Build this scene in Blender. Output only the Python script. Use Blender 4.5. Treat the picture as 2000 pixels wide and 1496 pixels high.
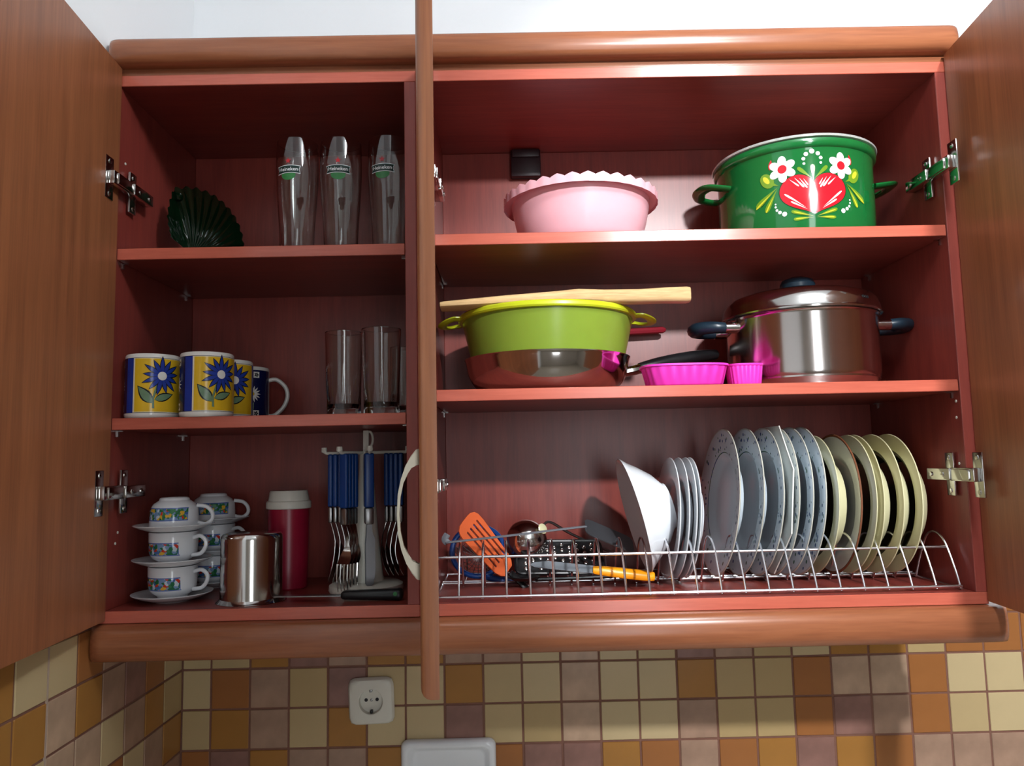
import bpy, bmesh, math, random
from mathutils import Vector, Matrix
random.seed(7)
S = bpy.context.scene
for o in list(bpy.data.objects): bpy.data.objects.remove(o)
COL = S.collection
PI = math.pi

# ------------------------------------------------------------------ camera, light, exposure
def cam_setup():
    cx, cy, cz, yaw, pitch, roll, f = .5619, -1.0844, .1963, .0072, .1006, -.0211, 1492.5
    fwd = Vector((math.sin(yaw)*math.cos(pitch), math.cos(yaw)*math.cos(pitch), math.sin(pitch)))
    r = Vector((math.cos(yaw), -math.sin(yaw), 0)); u = r.cross(fwd)
    c, s = math.cos(roll), math.sin(roll)
    r2, u2 = r*c + u*s, -r*s + u*c
    cam = bpy.data.cameras.new('camera'); co = bpy.data.objects.new('camera', cam); COL.objects.link(co)
    cam.sensor_fit = 'HORIZONTAL'; cam.sensor_width = 36; cam.lens = f*36/2000
    cam.clip_start = .01
    m = Matrix((r2, u2, -fwd)).transposed().to_4x4(); m.translation = (cx, cy, cz)
    co.matrix_world = m; S.camera = co
cam_setup()
W = bpy.data.worlds.new('world'); S.world = W; W.use_nodes = True
W.node_tree.nodes['Background'].inputs[0].default_value = (.8, .88, 1, 1)
W.node_tree.nodes['Background'].inputs[1].default_value = .3
S.view_settings.view_transform = 'Standard'; S.view_settings.look = 'None'
S.view_settings.exposure = 0; S.view_settings.gamma = 1
S.view_settings.use_curve_mapping = False

def light(name, kind, loc, aim, energy, color, **kw):
    l = bpy.data.lights.new(name, kind); l.energy = energy; l.color = color
    for k, v in kw.items(): setattr(l, k, v)
    o = bpy.data.objects.new(name, l); COL.objects.link(o); o.location = loc
    d = Vector(aim) - Vector(loc); o.rotation_euler = d.to_track_quat('-Z', 'Y').to_euler()
    return o
light('ceiling_spotlight', 'SPOT', (1.20, -1.75, 1.10), (1.18, .0, .52), 175, (.97, .98, 1),
      spot_size=math.radians(46), spot_blend=.5, shadow_soft_size=.045)
light('ceiling_bulb', 'POINT', (1.06, -.85, 1.20), (1.1, 0, 0), 27, (.92, .97, 1), shadow_soft_size=.09)
light('window_daylight', 'AREA', (1.15, -2.9, .05), (1.0, 0, .1), 14, (.90, .95, 1), shape='RECTANGLE', size=.45, size_y=1.6)

# ------------------------------------------------------------------ materials
def lin(c):
    return tuple(((v/255)/12.92 if v/255 <= .04045 else ((v/255+.055)/1.055)**2.4) for v in c) + (1,)
MATS = {}
def mat(name, rgb, rough=.5, metal=0, var=.06, scale=40, coat=0, trans=0, ior=1.45, spec=.5, alpha=1, sss=0, bump=0):
    if name in MATS: return MATS[name]
    m = bpy.data.materials.new(name); m.use_nodes = True; nt = m.node_tree; b = nt.nodes['Principled BSDF']
    c = lin(rgb)
    if var:
        tc = nt.nodes.new('ShaderNodeTexCoord'); nz = nt.nodes.new('ShaderNodeTexNoise'); nz.inputs['Scale'].default_value = scale
        nz.inputs['Detail'].default_value = 4
        nt.links.new(tc.outputs['Object'], nz.inputs['Vector'])
        mx = nt.nodes.new('ShaderNodeMix'); mx.data_type = 'RGBA'
        mx.inputs[6].default_value = tuple(v*(1-var) for v in c[:3]) + (1,)
        mx.inputs[7].default_value = tuple(min(1, v*(1+var)) for v in c[:3]) + (1,)
        nt.links.new(nz.outputs['Fac'], mx.inputs[0]); nt.links.new(mx.outputs[2], b.inputs['Base Color'])
        if bump:
            bp = nt.nodes.new('ShaderNodeBump'); bp.inputs['Strength'].default_value = bump; bp.inputs['Distance'].default_value = .001
            nt.links.new(nz.outputs['Fac'], bp.inputs['Height']); nt.links.new(bp.outputs[0], b.inputs['Normal'])
    else: b.inputs['Base Color'].default_value = c
    b.inputs['Roughness'].default_value = rough; b.inputs['Metallic'].default_value = metal
    b.inputs['Coat Weight'].default_value = coat; b.inputs['Transmission Weight'].default_value = trans
    b.inputs['IOR'].default_value = ior; b.inputs['Specular IOR Level'].default_value = spec
    if sss:
        b.inputs['Subsurface Weight'].default_value = sss; b.inputs['Subsurface Radius'].default_value = (.02, .01, .01)
    MATS[name] = m; return m
def grain(name, c1, c2, sc, rough=.35, detail=6, bump=.04, spec=.5):
    m = bpy.data.materials.new(name); m.use_nodes = True; nt = m.node_tree; b = nt.nodes['Principled BSDF']
    tc = nt.nodes.new('ShaderNodeTexCoord')
    def noise(k, d):
        mp = nt.nodes.new('ShaderNodeMapping'); mp.inputs['Scale'].default_value = tuple(s*k for s in sc)
        nz = nt.nodes.new('ShaderNodeTexNoise'); nz.inputs['Scale'].default_value = 1; nz.inputs['Detail'].default_value = d
        nz.inputs['Distortion'].default_value = .4
        nt.links.new(tc.outputs['Object'], mp.inputs[0]); nt.links.new(mp.outputs[0], nz.inputs['Vector']); return nz
    a, c = noise(1, detail), noise(5, 3)
    ad = nt.nodes.new('ShaderNodeMix'); ad.data_type = 'FLOAT'; ad.inputs[0].default_value = .4
    nt.links.new(a.outputs['Fac'], ad.inputs[2]); nt.links.new(c.outputs['Fac'], ad.inputs[3])
    rp = nt.nodes.new('ShaderNodeValToRGB'); rp.color_ramp.elements[0].position = .36; rp.color_ramp.elements[1].position = .64
    rp.color_ramp.elements[0].color = lin(c1); rp.color_ramp.elements[1].color = lin(c2)
    nt.links.new(ad.outputs[0], rp.inputs[0]); nt.links.new(rp.outputs[0], b.inputs['Base Color'])
    bp = nt.nodes.new('ShaderNodeBump'); bp.inputs['Strength'].default_value = bump; bp.inputs['Distance'].default_value = .001
    nt.links.new(ad.outputs[0], bp.inputs['Height']); nt.links.new(bp.outputs[0], b.inputs['Normal'])
    b.inputs['Roughness'].default_value = rough; b.inputs['Specular IOR Level'].default_value = spec
    MATS[name] = m; return m
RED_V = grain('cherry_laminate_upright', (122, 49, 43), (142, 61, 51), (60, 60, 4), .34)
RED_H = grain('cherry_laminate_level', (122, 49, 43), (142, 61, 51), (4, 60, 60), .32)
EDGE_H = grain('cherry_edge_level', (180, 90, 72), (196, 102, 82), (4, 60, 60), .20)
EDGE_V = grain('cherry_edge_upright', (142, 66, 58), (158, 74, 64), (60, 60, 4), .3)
VEN_V = grain('mahogany_veneer_upright', (132, 79, 50), (158, 98, 62), (60, 60, 2.2), .36, bump=.02)
VEN_H = grain('mahogany_veneer_level', (134, 79, 52), (156, 96, 64), (3, 50, 50), .24, bump=.03)
STEEL = mat('polished_steel', (205, 203, 200), .13, 1, .03)
STEELD = mat('dull_steel', (150, 150, 150), .3, 1, .08)
CHROME = mat('chrome_wire', (232, 232, 236), .24, 1, 0)
NICKEL = mat('satin_nickel', (182, 174, 156), .38, .7, .03)
GLASS = mat('clear_glass', (250, 252, 250), .0, 0, 0, trans=1, ior=1.48)
GREENGLASS = mat('dark_green_glass', (20, 70, 40), .03, 0, 0, trans=.85, ior=1.5)
WHITEC = mat('white_porcelain', (228, 232, 236), .12, 0, .02, coat=.3)
CREAMC = mat('cream_porcelain', (205, 200, 160), .15, 0, .03, coat=.3)
BROWNC = mat('brown_glaze', (120, 74, 52), .2, 0, .1)
BLACKP = mat('black_plastic', (22, 22, 24), .35, 0, .1)
NAVYP = mat('blue_black_bakelite', (26, 42, 54), .3, 0, .1)
BLUEP = mat('blue_plastic', (16, 58, 122), .3, 0, .08)
WHITEP = mat('white_plastic', (214, 212, 200), .35, 0, .03)
PINKP = mat('pale_pink_plastic', (244, 186, 196), .3, 0, .02, sss=.25)
LIME = mat('lime_plastic', (190, 200, 36), .32, 0, .04, sss=.15)
LIMEB = mat('lime_translucent_plastic', (132, 156, 56), .25, 0, .05, sss=.3)
ENAMEL = mat('green_enamel', (20, 100, 46), .1, 0, .04, coat=.5)
MAGENTA = mat('magenta_silicone', (240, 60, 190), .45, 0, .04, sss=.2)
ORANGE = mat('orange_nylon', (222, 102, 56), .4, 0, .04)
YELLOWO = mat('amber_plastic', (250, 160, 20), .3, 0, .05)
REDP = mat('dark_red_plastic', (140, 30, 44), .35, 0, .06)
WOODL = grain('pale_raw_wood', (186, 146, 96), (218, 184, 132), (8, 90, 90), .7, bump=.15)
PLASTER = mat('white_plaster', (248, 251, 253), .9, 0, .01, scale=200, bump=.1)
GROUT = mat('brown_grout', (124, 86, 72), .85, 0, .15, scale=120)
GROUTL = mat('pale_grout', (170, 150, 135), .8, 0, .1, scale=120)
TILE_C = [mat('tile_cream_%s' % k, c, .28, 0, .05, scale=25, spec=.4) for k, c in (('light', (190, 170, 130)), ('sand', (182, 160, 118)), ('honey', (174, 150, 106)))]
TILE_O = [mat('tile_ochre_%s' % k, c, .28, 0, .12, scale=22, spec=.4) for k, c in (('rust', (152, 98, 54)), ('amber', (160, 112, 54)))]
TILE_P = [mat('tile_umber_%s' % k, c, .26, 0, .55, scale=20, spec=.45) for k, c in (('mauve', (158, 128, 108)), ('plum', (136, 100, 90)), ('tan', (176, 148, 124)))]

# ------------------------------------------------------------------ mesh helpers
def obj(name, bm, m, parent=None, smooth=True, angle=35, matrix=None):
    me = bpy.data.meshes.new(name)
    bmesh.ops.recalc_face_normals(bm, faces=bm.faces[:])
    if smooth:
        for f in bm.faces: f.smooth = True
        for e in bm.edges:
            if len(e.link_faces) == 2 and e.calc_face_angle(0) > math.radians(angle): e.smooth = False
    bm.to_mesh(me); bm.free()
    for x in (m if isinstance(m, (list, tuple)) else [m]): me.materials.append(x)
    o = bpy.data.objects.new(name, me); COL.objects.link(o)
    if parent: o.parent = parent
    if matrix is not None: o.matrix_local = matrix
    return o
def tag(o, label, cat, group=None):
    o['label'] = label; o['category'] = cat
    if group: o['group'] = group
    return o
def thing(name, label, cat, loc=(0, 0, 0), rot=(0, 0, 0), group=None):
    o = bpy.data.objects.new(name, None); COL.objects.link(o); o.empty_display_size = .02
    o.location = loc; o.rotation_euler = rot
    return tag(o, label, cat, group)
def dup(root, label=None, loc=None, rot=None):
    r = root.copy(); COL.objects.link(r)
    if loc is not None: r.location = loc
    if rot is not None: r.rotation_euler = rot
    if label: r['label'] = label
    for ch in list(root.children):
        c = ch.copy(); COL.objects.link(c); c.parent = r
        for g in list(ch.children):
            d = g.copy(); COL.objects.link(d); d.parent = c
    return r
def box(bm, x0, x1, y0, y1, z0, z1, bev=0, seg=2):
    r = bmesh.ops.create_cube(bm, size=1)
    for v in r['verts']: v.co = Vector(((x0+x1)/2 + v.co.x*(x1-x0), (y0+y1)/2 + v.co.y*(y1-y0), (z0+z1)/2 + v.co.z*(z1-z0)))
    if bev:
        es = list({e for v in r['verts'] for e in v.link_edges})
        bmesh.ops.bevel(bm, geom=es, offset=bev, segments=seg, affect='EDGES', profile=.5)
    return bm
def nbox(*a, **k): return box(bmesh.new(), *a, **k)
def lathe(bm, prof, seg=48, mod=None, mtx=None, mi=0):
    rings = []
    for i, (r, z) in enumerate(prof):
        if r < 1e-6: rings.append([bm.verts.new((0, 0, z))])
        else:
            ring = []
            for k in range(seg):
                a = 2*PI*k/seg; rr, zz = (r, z) if mod is None else mod(i, r, z, a)
                ring.append(bm.verts.new((rr*math.cos(a), rr*math.sin(a), zz)))
            rings.append(ring)
    for A, B in zip(rings, rings[1:]):
        for k in range(seg):
            k2 = (k+1) % seg
            vs = [A[k % len(A)], A[k2 % len(A)], B[k2 % len(B)], B[k % len(B)]]
            u = []
            for v in vs:
                if v not in u: u.append(v)
            if len(u) > 2: bm.faces.new(u).material_index = mi
    if mtx is not None:
        for ring in rings:
            for v in ring: v.co = mtx @ v.co
    return bm
def nlathe(*a, **k): return lathe(bmesh.new(), *a, **k)
def tube(bm, pts, rad, seg=8, closed=False, flat=1.0, up=(0, 0, 1)):
    """round (or flattened) bar along points; rad a number or one per point; flat squeezes along the 'up' side"""
    P = [Vector(p) for p in pts]; n = len(P); rings = []
    R = rad if isinstance(rad, (list, tuple)) else [rad]*n
    prev = None
    for i in range(n):
        if closed: t = P[(i+1) % n] - P[i-1]
        else: t = P[min(i+1, n-1)] - P[max(i-1, 0)]
        t.normalize()
        ref = Vector(up) if prev is None else prev
        a = ref - t*ref.dot(t)
        if a.length < 1e-4: a = t.orthogonal()
        a.normalize(); prev = a; b = t.cross(a)
        rings.append([bm.verts.new(P[i] + a*math.cos(2*PI*k/seg)*R[i]*flat + b*math.sin(2*PI*k/seg)*R[i]) for k in range(seg)])
    for i in range(n if closed else n-1):
        A, B = rings[i], rings[(i+1) % n]
        for k in range(seg): bm.faces.new((A[k], A[(k+1) % seg], B[(k+1) % seg], B[k]))
    if not closed:
        bm.faces.new(rings[0]); bm.faces.new(rings[-1][::-1])
    return bm
def ntube(*a, **k): return tube(bmesh.new(), *a, **k)
def prism(bm, pts, z0, z1, bev=0):
    lo = [bm.verts.new((x, y, z0)) for x, y in pts]; hi = [bm.verts.new((x, y, z1)) for x, y in pts]
    n = len(pts); f = [bm.faces.new(lo[::-1]), bm.faces.new(hi)]
    for i in range(n): f.append(bm.faces.new((lo[i], lo[(i+1) % n], hi[(i+1) % n], hi[i])))
    if bev:
        es = [e for e in {e for q in f[:2] for e in q.edges}]
        bmesh.ops.bevel(bm, geom=es, offset=bev, segments=2, affect='EDGES', profile=.5)
    return bm
def bez(pts, n=12):
    """smooth curve through points (Catmull-Rom)"""
    P = [Vector(p) for p in pts]; out = []
    for i in range(len(P)-1):
        p0, p1, p2, p3 = P[max(i-1, 0)], P[i], P[i+1], P[min(i+2, len(P)-1)]
        for k in range(n):
            t = k/n
            out.append(.5*((2*p1) + (p2-p0)*t + (2*p0-5*p1+4*p2-p3)*t*t + (3*p1-p0-3*p2+p3)*t**3))
    out.append(P[-1]); return out
def xf(bm, m):
    bmesh.ops.transform(bm, matrix=m, verts=bm.verts[:]); return bm
def rpoly(x0, x1, y0, y1, r, n=5):
    out = []
    for cx, cy, a in ((x1-r, y1-r, 0), (x0+r, y1-r, 90), (x0+r, y0+r, 180), (x1-r, y0+r, 270)):
        for k in range(n+1):
            t = math.radians(a + 90*k/n); out.append((cx+r*math.cos(t), cy+r*math.sin(t)))
    return out
# flat print wrapped round a turned surface
def interp(prof, z):
    for (r0, z0), (r1, z1) in zip(prof, prof[1:]):
        if min(z0, z1) <= z <= max(z0, z1) and z0 != z1: return r0 + (r1-r0)*(z-z0)/(z1-z0)
    return prof[-1][0]
def print_on(name, shapes, rfun, R, theta0, parent, mats, step=.004, vstep=None, eps=.00025):
    """shapes: (points in metres round the wall and up, material index, layer)"""
    bm = bmesh.new(); lay = bm.verts.layers.float.new('lay')
    for pts, mi, ly in shapes:
        vs = [bm.verts.new((x, y, 0)) for x, y in pts]
        for v in vs: v[lay] = ly
        try: f = bm.faces.new(vs)
        except ValueError: continue
        f.material_index = mi
    bmesh.ops.triangulate(bm, faces=[f for f in bm.faces if len(f.verts) > 4])
    xs = [v.co.x for v in bm.verts]; ys = [v.co.y for v in bm.verts]
    def cuts(lo, hi, st, no, mk):
        k = math.floor(lo/st)+1
        while k*st < hi:
            bmesh.ops.bisect_plane(bm, geom=bm.verts[:]+bm.edges[:]+bm.faces[:], plane_co=mk(k*st), plane_no=no, dist=1e-7); k += 1
    cuts(min(xs), max(xs), step, (1, 0, 0), lambda a: (a, 0, 0))
    if vstep: cuts(min(ys), max(ys), vstep, (0, 1, 0), lambda a: (0, a, 0))
    # layer of cut vertices: take it from a neighbouring face's material order
    for f in bm.faces:
        L = max(v[lay] for v in f.verts)
        for v in f.verts: v[lay] = max(v[lay], L)
    for v in bm.verts:
        th = theta0 + v.co.x/R; z = v.co.y; r = rfun(z) + eps*(1+v[lay])
        v.co = Vector((r*math.cos(th), r*math.sin(th), z))
    me = bpy.data.meshes.new(name)
    for f in bm.faces:
        f.smooth = True
        c = f.calc_center_median(); f.normal_update()
        if f.normal.dot(Vector((c.x, c.y, 0))) < 0: f.normal_flip()
    bm.to_mesh(me); bm.free()
    for x in mats: me.materials.append(x)
    o = bpy.data.objects.new(name, me); COL.objects.link(o); o.parent = parent
    return o
def ell(cx, cy, a, b, rot=0, n=16):
    c, s = math.cos(rot), math.sin(rot)
    return [(cx + a*math.cos(t)*c - b*math.sin(t)*s, cy + a*math.cos(t)*s + b*math.sin(t)*c) for t in (2*PI*k/n for k in range(n))]
def leaf(x, y, L, w, rot, n=6):
    """pointed leaf from its base"""
    c, s = math.cos(rot), math.sin(rot)
    up = [(L*k/n, w*math.sin(PI*(k/n)**.8)) for k in range(n+1)]
    pts = up + [(a, -b) for a, b in up[-2:0:-1]]
    return [(x+a*c-b*s, y+a*s+b*c) for a, b in pts]
def drop(x, y, L, w, rot, n=8):
    """brush stroke: pointed tail, round head"""
    c, s = math.cos(rot), math.sin(rot)
    up = [(L*t, w*t**1.15*math.sqrt(max(0, 1-t**5))) for t in [k/n for k in range(n)] + [.96, 1]]
    pts = up + [(a, -b) for a, b in up[-2:0:-1]]
    return [(x+a*c-b*s, y+a*s+b*c) for a, b in pts]

# ------------------------------------------------------------------ room
XL, YB = -.0163, .2955
TP = .0676; ZR = -.1555; X0 = .5108
FLOOR, CEIL, XR, YF = -1.42, 1.3, 3.2, -3.0
def struct(name, bm, m):
    o = obj(name, bm, m, smooth=False); o['kind'] = 'structure'; return o
wb = struct('wall_back', nbox(XL-.11, XR+.1, YB+.004, YB+.1, FLOOR, CEIL), PLASTER)
wl = struct('wall_left', nbox(XL-.1, XL-.004, YF-.1, YB+.004, FLOOR, CEIL), PLASTER)
ROOMC = mat('beige_paint', (170, 160, 148), .9, 0, .02)
struct('wall_right', nbox(XR, XR+.1, YF, YB+.003, FLOOR, CEIL), ROOMC)
struct('wall_front', nbox(XL-.004, XR, YF-.1, YF, FLOOR, CEIL), ROOMC)
struct('ceiling', nbox(XL-.1, XR+.1, YF-.1, YB+.1, CEIL, CEIL+.1), PLASTER)
struct('floor', nbox(XL-.1, XR+.1, YF-.1, YB+.1, FLOOR-.1, FLOOR), mat('floor_tile_grey', (150, 140, 125), .4, 0, .1))
# grout beds
ZT = ZR + 2*TP
obj('grout_bed', nbox(XL-.003, 1.86, YB-.0020, YB+.0045, ZR-6*TP, ZT), GROUT, wb, smooth=False)
obj('grout_bed', nbox(XL-.0045, XL+.0022, -.78, YB+.001, ZR-6*TP, ZT), GROUT, wl, smooth=False)
# tile rows on the back wall, read left to right (first column is cut by the corner)
ROWS = [(2, 'PCOPCCPOCPOCPOCPCOPCOOOCP'), (1, 'CCoPPOOPPCpcCPPCcOoCOOOCP'), (0, 'COPCPCCOCCpcCOCCOppOCCOCP'), (-1, 'COPCOCCPCCpCCPCCOPPOCCPOC'),
        (-2, 'OPOPPOCPOPPoOPOOPOOPPPOCP'), (-3, 'CPOCPCOCPCOPCOCPOCPCOPCCO'), (-4, 'PCOCPOCPCOPCPOCOPCCOPCPOC')]
GAP = .0017
TMESH = {}
def tile(parent, m, M, w, h):
    key = (m.name, round(w, 4), round(h, 4))
    if key not in TMESH:
        o = obj('tile', nbox(-w/2, w/2, -.004, 0.0012, -h/2, h/2, bev=.0009, seg=1), m, parent, smooth=False); TMESH[key] = o.data
    else:
        o = bpy.data.objects.new('tile', TMESH[key]); COL.objects.link(o); o.parent = parent
    o.matrix_local = M
    return o
def pick(ch):
    if ch == 'C': return random.choice(TILE_C)
    if ch == 'c': return TILE_C[0]
    if ch == 'O': return random.choice(TILE_O)
    if ch == 'o': return TILE_O[1]
    if ch == 'P': return random.choice(TILE_P[:2])
    return TILE_P[2]
for r, s in ROWS:
    zc = ZR + TP*(r-.5)
    for i, ch in enumerate(s):
        xa, xb = X0 + (i-8)*TP, X0 + (i-7)*TP
        xa = max(xa, XL+.004)
        M = Matrix.Translation(((xa+xb)/2, YB + random.uniform(0, .0005), zc)) @ Matrix.Rotation(random.uniform(-.006, .006), 4, 'Y') @ Matrix.Rotation(random.uniform(-.006, .006), 4, 'X')
        tile(wb, pick(ch), M, xb-xa-2*GAP, TP-2*GAP)
LROWS = [(2, 'OCPPPOcccPCOP'), (1, 'PPPPOOccPCOPC'), (0, 'COPOPoocCPOCP'), (-1, 'COPCpCOPCOCPO'), (-2, 'PCOPCOPCOPOCP'), (-3, 'OPCOPCOPCPCOC')]
LROWS = [(2, 'PPPPOccoPCOPC'), (1, 'COPPopoocCPOC'), (0, 'COPcppCcOCPCP'), (-1, 'OPcOCpOCPCOPC'), (-2, 'PCOPCOPCOPOCP'), (-3, 'OPCOPCOPCPCOC')]
TPL = .0654
for r, s in LROWS:
    zc = ZR + TP*(r-.5)
    for i, ch in enumerate(s):
        yb = .2886 - i*TPL + (.004 if i == 0 else 0); ya = .2886 - (i+1)*TPL
        M = Matrix.Translation((XL + random.uniform(-.0005, 0), (ya+yb)/2, zc)) @ Matrix.Rotation(PI/2, 4, 'Z') @ Matrix.Rotation(random.uniform(-.006, .006), 4, 'X')
        tile(wl, pick(ch), M, yb-ya-2*GAP, TP-2*GAP)
obj('edge_strip', nbox(XL-.003, XL+.0012, -.78, -.03, ZT, ZT+.004, bev=.001, seg=1), STEELD, wl, smooth=False)
obj('pale_joint', nbox(XL-.002, XL+.0036, .2886-6*TPL-.0020, .2886-6*TPL+.0020, ZR-6*TP, ZT), GROUTL, wl, smooth=False)

# kitchen worktop below the view
tag(obj('worktop', nbox(XL, 2.4, -.32, YB-.005, -.58, -.54, bev=.004), mat('pale_laminate', (228, 222, 210), .4, 0, .05), None, smooth=False), 'pale laminate kitchen worktop under the tiled wall', 'worktop')
# ------------------------------------------------------------------ cabinets
T = .0166; D = .2735; Xm = .4188; ZTOP = .7586; XR2 = 1.21
def panel(name, par, x0, x1, y0, y1, z0, z1, m): return obj(name, nbox(x0, x1, y0, y1, z0, z1, bev=.0007, seg=1), m, par, smooth=False)
PIN = {}
def pin(par, x, y, z, side):
    if side not in PIN:
        bm = nbox(min(0, side*.008), max(0, side*.008), -.002, .002, -.0016, -.0003)
        box(bm, min(0, side*.0015), max(0, side*.0015), -.002, .002, -.009, -.0016)
        o = obj('shelf_pin', bm, STEEL, par, smooth=False); PIN[side] = o.data
    else:
        o = bpy.data.objects.new('shelf_pin', PIN[side]); COL.objects.link(o); o.parent = par
    o.location = (x, y, z); return o
def cabinet(name, label, x0, x1, shelves):
    c = thing(name, label, 'cabinet', (0, 0, 0), group=None)
    def edged(name, a, b, y, z0, z1, m, em):
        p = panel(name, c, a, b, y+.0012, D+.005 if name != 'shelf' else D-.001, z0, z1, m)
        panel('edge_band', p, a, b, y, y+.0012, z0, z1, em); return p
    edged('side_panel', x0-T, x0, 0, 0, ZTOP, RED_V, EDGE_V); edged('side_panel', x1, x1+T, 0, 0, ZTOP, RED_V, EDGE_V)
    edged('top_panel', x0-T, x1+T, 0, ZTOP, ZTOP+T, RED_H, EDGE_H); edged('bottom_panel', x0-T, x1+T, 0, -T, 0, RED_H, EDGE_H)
    panel('back_panel', c, x0, x1, D, D+.005, 0, ZTOP, RED_V)
    for z in shelves:
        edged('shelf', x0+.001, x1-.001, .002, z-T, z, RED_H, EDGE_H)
        for y in (.022, .245):
            pin(c, x0, y, z-T, 1); pin(c, x1, y, z-T, -1)
    return c
CL = cabinet('wall_cabinet', 'narrow red cherry wall cabinet on the left holding glasses, mugs and cups', 0, Xm, (.5134, .2671))
CR = cabinet('wall_cabinet', 'wide red cherry wall cabinet on the right holding pots and the plate rack', Xm+2*T, XR2, (.526, .2982))
DZ0, DZ1, DT = -.012, .784, .0165
HINGE = {}
def hinge(par, side, M):
    """concealed hinge seen open: flange on the door, arm, cross plate on the side panel; side=+1 when the panel is left of the opening"""
    if side not in HINGE:
        s = side; bm = bmesh.new()
        def bx(a, b, *q, **k): box(bm, min(s*a, s*b), max(s*a, s*b), *q, **k)
        bx(.0005, .0035, -.046, -.024, -.031, .031, bev=.001)           # flange
        for z in (-.024, .024):
            lathe(bm, [(.0035, 0), (.0035, .0012), (0, .0022)], 10, mtx=Matrix.Translation((s*.0034, -.035, z)) @ Matrix.Rotation(s*PI/2, 4, 'Y'))
        bx(.0035, .013, -.040, .016, -.0095, .0095, bev=.0012)          # arm
        bx(.010, .0155, -.032, .014, -.0078, .0078, bev=.001)
        bx(.001, .017, .012, .070, -.0085, .0085, bev=.0015)            # body
        bx(.0005, .004, .022, .042, -.031, .031, bev=.001)              # cross plate wings
        for y, z in ((.032, -.024), (.032, .024), (.058, 0), (.028, 0)):
            x = .004 if z else .017
            lathe(bm, [(.0035, 0), (.0035, .0012), (.001, .0018), (0, .0010)], 10, mtx=Matrix.Translation((s*x, y, z)) @ Matrix.Rotation(s*PI/2, 4, 'Y'))
        o = obj('hinge', bm, STEEL, par); HINGE[side] = o.data
    else:
        o = bpy.data.objects.new('hinge', HINGE[side]); COL.objects.link(o); o.parent = par
    o.matrix_local = M
    return o
DM = {}
def door(par, hx, hy, ang, L, handed, label):
    """handed=+1: hinged on the left side of its cabinet, inner face towards +X when open"""
    bm = nbox(-L, 0, 0, DT, DZ0, DZ1) if handed < 0 else nbox(0, L, 0, DT, DZ0, DZ1)
    es = [e for e in bm.edges if all(v.co.y > DT-1e-5 for v in e.verts)]
    bmesh.ops.bevel(bm, geom=es, offset=.009, segments=4, affect='EDGES', profile=.5)
    o = obj('door', bm, VEN_V, par); o['label'] = label
    DM[o.name] = Matrix.Translation((hx, hy, 0)) @ Matrix.Rotation(math.radians(ang), 4, 'Z'); o.matrix_local = DM[o.name]
    return o
# closed doors would lie along X; opened they point to the viewer
# local +x of a left-hinged door points away from the hinge, local y=0 is the inner face
dl = door(CL, .003, -.003, -90+4.2, .44, 1, 'open left cabinet door, inner face towards the shelves')
# left-hinged: after turning by -90 deg local +y points to +X, so mirror the thickness to the outside
def flip_thickness(o):
    for v in o.data.vertices: v.co.y = -v.co.y
    o.data.flip_normals()
flip_thickness(dl)
dm = door(CR, .4625, -.003, -90+5.2, .386, 1, 'open middle door seen edge-on')
flip_thickness(dm)
dr = door(CR, 1.2235, -.003, 90-5.5, .386, -1, 'open right cabinet door, inner face towards the shelves')
flip_thickness(dr)
for par, x, sd, spots in ((CL, 0, 1, ((.020, .648), (.024, .090), (.030, .105))), (CR, XR2, -1, ((.012, .2675), (.014, .2440), (.016, .178)))):
    for y, z in spots: obj('hole_plug', nlathe([(0, 0), (.0022, 0), (.0020, .0008), (0, .0012)], 10, mtx=Matrix.Translation((x, y, z)) @ Matrix.Rotation(sd*PI/2, 4, 'Y')), WHITEP, par)
def world_child(d, M): return DM[d.name].inverted() @ M
for z in (.606, .163):
    hinge(dl, 1, world_child(dl, Matrix.Translation((0.003, 0, z))))
    hinge(dm, 1, world_child(dm, Matrix.Translation((Xm+2*T+.0025, 0, z))))
    hinge(dr, -1, world_child(dr, Matrix.Translation((XR2-.002, 0, z))))
# bow handle on the outer face of the middle door (outer face is local y<0 side)
bm = bmesh.new()
zc0 = .148
half = [(0, .061), (.0035, .0600), (.0080, .0545), (.0130, .0455), (.0175, .033), (.0205, .019), (.0215, .0)]
back = [(.0190, .0), (.0180, .016), (.0152, .029), (.0118, .0385), (.0085, .0435), (.0045, .0455), (0, .0460)]
prof = half + [(a, -b) for a, b in half[-2::-1]] + [(a, -b) for a, b in back[::-1]][:-1] + back
seen = []
for a, b in prof:
    if (a, b) not in seen: seen.append((a, b))
lo = [bm.verts.new((.347, -DT-a, zc0+b)) for a, b in seen]; hi = [bm.verts.new((.357, -DT-a, zc0+b)) for a, b in seen]
nn = len(seen); fs = [bm.faces.new(lo), bm.faces.new(hi[::-1])]
for q in range(nn): bm.faces.new((lo[q], hi[q], hi[(q+1) % nn], lo[(q+1) % nn]))
bmesh.ops.bevel(bm, geom=[e for f in fs for e in f.edges], offset=.0009, segments=2, affect='EDGES')
obj('handle', bm, NICKEL, dm)
# hanger cover in the right cabinet
bm = nbox(.578, .632, D-.018, D, .708, .7575, bev=.002); box(bm, .580, .630, D-.024, D-.017, .742, .7565, bev=.002)
obj('hanger_cover', bm, mat('dark_brown_plastic', (44, 28, 34), .4), CR)['label'] = 'dark plastic cover of the cabinet hanger'

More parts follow.
